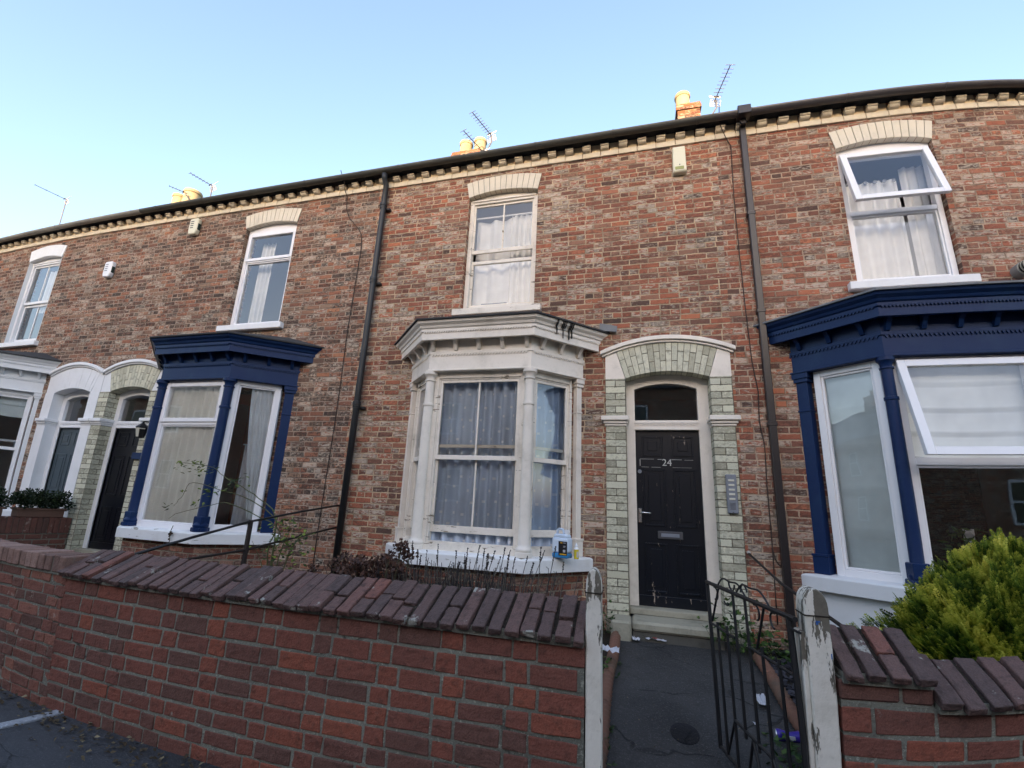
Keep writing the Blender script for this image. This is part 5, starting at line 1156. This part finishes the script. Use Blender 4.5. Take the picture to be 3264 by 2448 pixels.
def litter(name, c_, sz, label, mat, seed, extra=None):
    r = empty(name, c_); tag(r, label, 'litter', 'litter on the path'); rn = random.Random(seed); b = MB(); n = 7; m_ = 5; g = []
    for j in range(m_+1): g.append(b.vt(*[(c_[0]+sz[0]*(i/n-.5)+rn.uniform(-.004, .004), c_[1]+sz[1]*(j/m_-.5)+rn.uniform(-.004, .004), c_[2]+abs(rn.gauss(0, sz[2]))) for i in range(n+1)]))
    for r0, r1 in zip(g, g[1:]):
        for i in range(n): b.face((r0[i], r0[i+1], r1[i+1], r1[i]))
    b.build('sheet', M[mat], r, recalc=False)
    if extra:
        b = MB(); b.box(c_[0]+extra[1]*sz[0]-.02, c_[0]+extra[1]*sz[0]+.02, c_[1]-sz[1]*.3, c_[1]+sz[1]*.3, c_[2]+.012, c_[2]+.018); b.build('print', M[extra[0]], r)
litter('paper_scrap', (-.045, -.33, .21), (.075, .07, .012), 'small crumpled white paper scrap at the foot of the doorstep', 'paper', 71)
litter('wrapper', (.14, -.28, .215), (.19, .045, .010), 'flattened white and red wrapper on the path in front of the door', 'paper', 72, ('red', -.05))
litter('paper_scrap', (.815, -1.32, .152), (.07, .20, .008), 'torn white paper beside the right path edging, behind the gate bars', 'paper', 73)
litter('tissue', (-.25, -1.18, .31), (.16, .10, .02), 'grey white tissue lying over the left path edging', 'paper', 74)
litter('paper_scrap', (.70, -1.66, .118), (.02, .045, .003), 'tiny white paper fleck near the crushed can', 'paper', 75)
r = empty('drink_can', (.85, -1.80, .12)); tag(r, 'crushed purple drink can lying on the path behind the gate', 'can')
b = MB().tube([(.785, -1.80, .125), (.80, -1.80, .125), (.86, -1.795, .118), (.915, -1.79, .122), (.935, -1.79, .122)], [.030, .033, .026, .033, .028], 16); b.build('can_body', M['purple'], r, smooth=True)
MB().tube([(.780, -1.80, .125), (.7855, -1.80, .125)], .031, 16).build('can_end', M['tin'], r)
b = MB().box(.83, .885, -1.832, -1.826, .115, .135).build('print', M['paper'], r)
r = empty('manhole_cover', (.25, -1.90, .155)); tag(r, 'small oval dark iron cover set in the path', 'manhole cover')
b = MB(); i = b.vt(*[(.25+.085*cos(a), -1.90+.125*sin(a), .152+.055*sin(a)*.51*.5) for a in [2*pi*k/28 for k in range(28)]]); b.face(i); k2 = b.vt(*[(.25+.085*cos(a), -1.90+.125*sin(a), .05) for a in [2*pi*k/28 for k in range(28)]])
for q in range(28): b.face((i[q], i[(q+1) % 28], k2[(q+1) % 28], k2[q]))
for v in range(28): x, y, z = b.v[v]; b.v[v] = (x, y, .055+(y+2.6)*.0576+.004)
b.build('cover', M['manhole'], r)

# screenwash bottle and small bottle on the bay sill
zb = .897; cx, cy = -.760, -.345
F3 = Frame((cx-.093, cy+.035), (cx+.093, cy-.035)); 
r = empty('screenwash_bottle', (cx, cy, zb)); tag(r, 'milky plastic can of blue screenwash with black label on the bay sill', 'bottle', None)
def rbox(b, fr, s0, s1, n0, n1, z0, z1): b.lbox(fr, s0, s1, n0, n1, z0, z1)
b = MB(); rbox(b, F3, 0, .186, -.06, .06, zb+.052, zb+.20); o = b.build('body', M['hdpe'], r, bevel=.022); o.modifiers['bevel'].segments = 3
b = MB().lbox(F3, .001, .185, -.059, .059, zb, zb+.0515); o = b.build('liquid', M['liquid'], r, bevel=.016); o.modifiers['bevel'].segments = 3
b = MB().prism([(.006, zb+.195), (.18, zb+.195), (.165, zb+.235), (.02, zb+.235)], F3, -.05, .05); b.build('shoulder', M['hdpe'], r, bevel=.012)
MB().tube([F3.p(.030, 0, zb+.225), F3.p(.035, 0, zb+.270), F3.p(.060, 0, zb+.282), F3.p(.10, 0, zb+.278), F3.p(.118, 0, zb+.228)], .014, 8).build('handle', M['hdpe'], r, smooth=True)
c_ = F3.p(.148, 0, zb+.23); MB().lathe([(.022, 0), (.022, .02), (.026, .022), (.026, .05)], c_, 18).build('cap', M['capw'], r)
lb_ = MB().lbox(F3, .084, .182, .0585, .0615, zb+.030, zb+.165).build('label', M['label'], r); MB().lbox(F3, .0825, .096, .058, .0612, zb+.029, zb+.166).build('label_edge', M['labelblue'], r)
b = MB().lbox(F3, .098, .176, .061, .0622, zb+.036, zb+.046).lbox(F3, .104, .130, .061, .0622, zb+.146, zb+.155); b.build('amber_band', M['orange'], lb_)
b = MB().lbox(F3, .136, .164, .061, .0622, zb+.060, zb+.085).lbox(F3, .138, .166, .061, .0622, zb+.118, zb+.123).lbox(F3, .138, .162, .061, .0622, zb+.108, zb+.112).lbox(F3, .138, .168, .061, .0622, zb+.148, zb+.153); b.build('label_print', M['paper'], lb_)
r = empty('small_bottle', (-.610, -.40, zb)); tag(r, 'little yellow labelled bottle with white nozzle standing right of the screenwash', 'bottle')
MB().lathe([(.022, 0), (.024, .004), (.024, .10), (.017, .112), (.012, .116)], (-.615, -.38, zb), 18).build('body', M['capw'], r, smooth=False); MB().lathe([(.0246, .004), (.0246, .094)], (-.615, -.38, zb), 18).build('label', M['yellow'], r)
MB().lathe([(.016, 0), (.016, .018), (.008, .030), (.004, .042)], (-.615, -.38, zb+.114), 12).build('nozzle', M['capw'], r); MB().box(-.610, -.592, -.405, -.398, zb+.02, zb+.075).build('print', M['paper'], r)
# black drips on the cornice above
b = MB(); rnd = random.Random(77)
f = bay_frames(BAYB, .218)[2]
for i in range(8):
    s = f.L*(.26+.27*i/8+rnd.uniform(-.02, .02)); L = rnd.choice((.05, .09, .06, .14, .11)); f2 = bay_frames(BAYB, .152)[2]
    b.tube([f.p(s, -.01, 3.477), f.p(s, .003, 3.46), f.p(s-.004, -.006, 3.42), f.p(s-.003, -.04, 3.385)] + ([f2.p(s*.98, .002, 3.36), f2.p(s*.98, .0, 3.33-L*.5)] if i % 2 else []), .007+rnd.uniform(0, .003), 5)
o = b.build('tar_drips', M['blackflue'], None, root=(-.75, -.5, 3.4)); tag(o, 'black tar drips run down over the right side of the cream bay cornice', 'tar stain')
# stones and dead leaves nobody could count
def scatter(name, mat, n, region, seed, flat_=False):
    rn = random.Random(seed); b = MB()
    for i in range(n):
        x, y, z, s = region(rn); b.tint = rn.random()
        if flat_:
            d = Vector((rn.uniform(-1, 1), rn.uniform(-1, 1), rn.uniform(-.15, .3))).normalized(); q = d.cross(Vector((0, 0, 1))).normalized()*s*.4; p = Vector((x, y, z)); b.poly(p-d*s*.5, p+q+Vector((0, 0, s*.2)), p+d*s*.5, p-q)
        else:
            v0 = len(b.v); b.box(x-s, x+s, y-s*.7, y+s*.7, z-s*.3, z+s*.35)
            for v in range(v0, v0+8): p = b.v[v]; b.v[v] = tuple(p[k]+rn.uniform(-.45, .45)*s for k in range(3))
    o = b.build(name, M[mat], None, recalc=not flat_, root=(0, -1.5, 0)); o['kind'] = 'stuff'; return o
gz_ = lambda y: .03+(y+2.85)*.054
scatter('slate_chippings', 'slatechip', 520, lambda r: ((lambda x, y: (x, y, gz_(y)+.012, r.uniform(.012, .032)))(r.uniform(1.02, 1.75), r.uniform(-2.0, -.1))), 81)
scatter('dead_leaves', 'deadleaf', 420, lambda r: ((lambda x, y: (x, y, .008+r.random()*.02, r.uniform(.012, .04)))(r.uniform(-3.4, -.6), -3.02-abs(r.gauss(0, .16)))), 82, True)
scatter('dead_leaves', 'deadleaf', 260, lambda r: ((lambda x, y: (x, y, .008+r.random()*.02, r.uniform(.015, .045)))(r.uniform(-7, -3.3), -3.03-abs(r.gauss(0, .10)))), 83, True)
scatter('path_grit', 'deadleaf', 160, lambda r: ((lambda y: (r.uniform(-.18, .92), y, .062+(y+2.6)*.0576, r.uniform(.005, .014)))(r.uniform(-2.6, -.35))), 84, True)
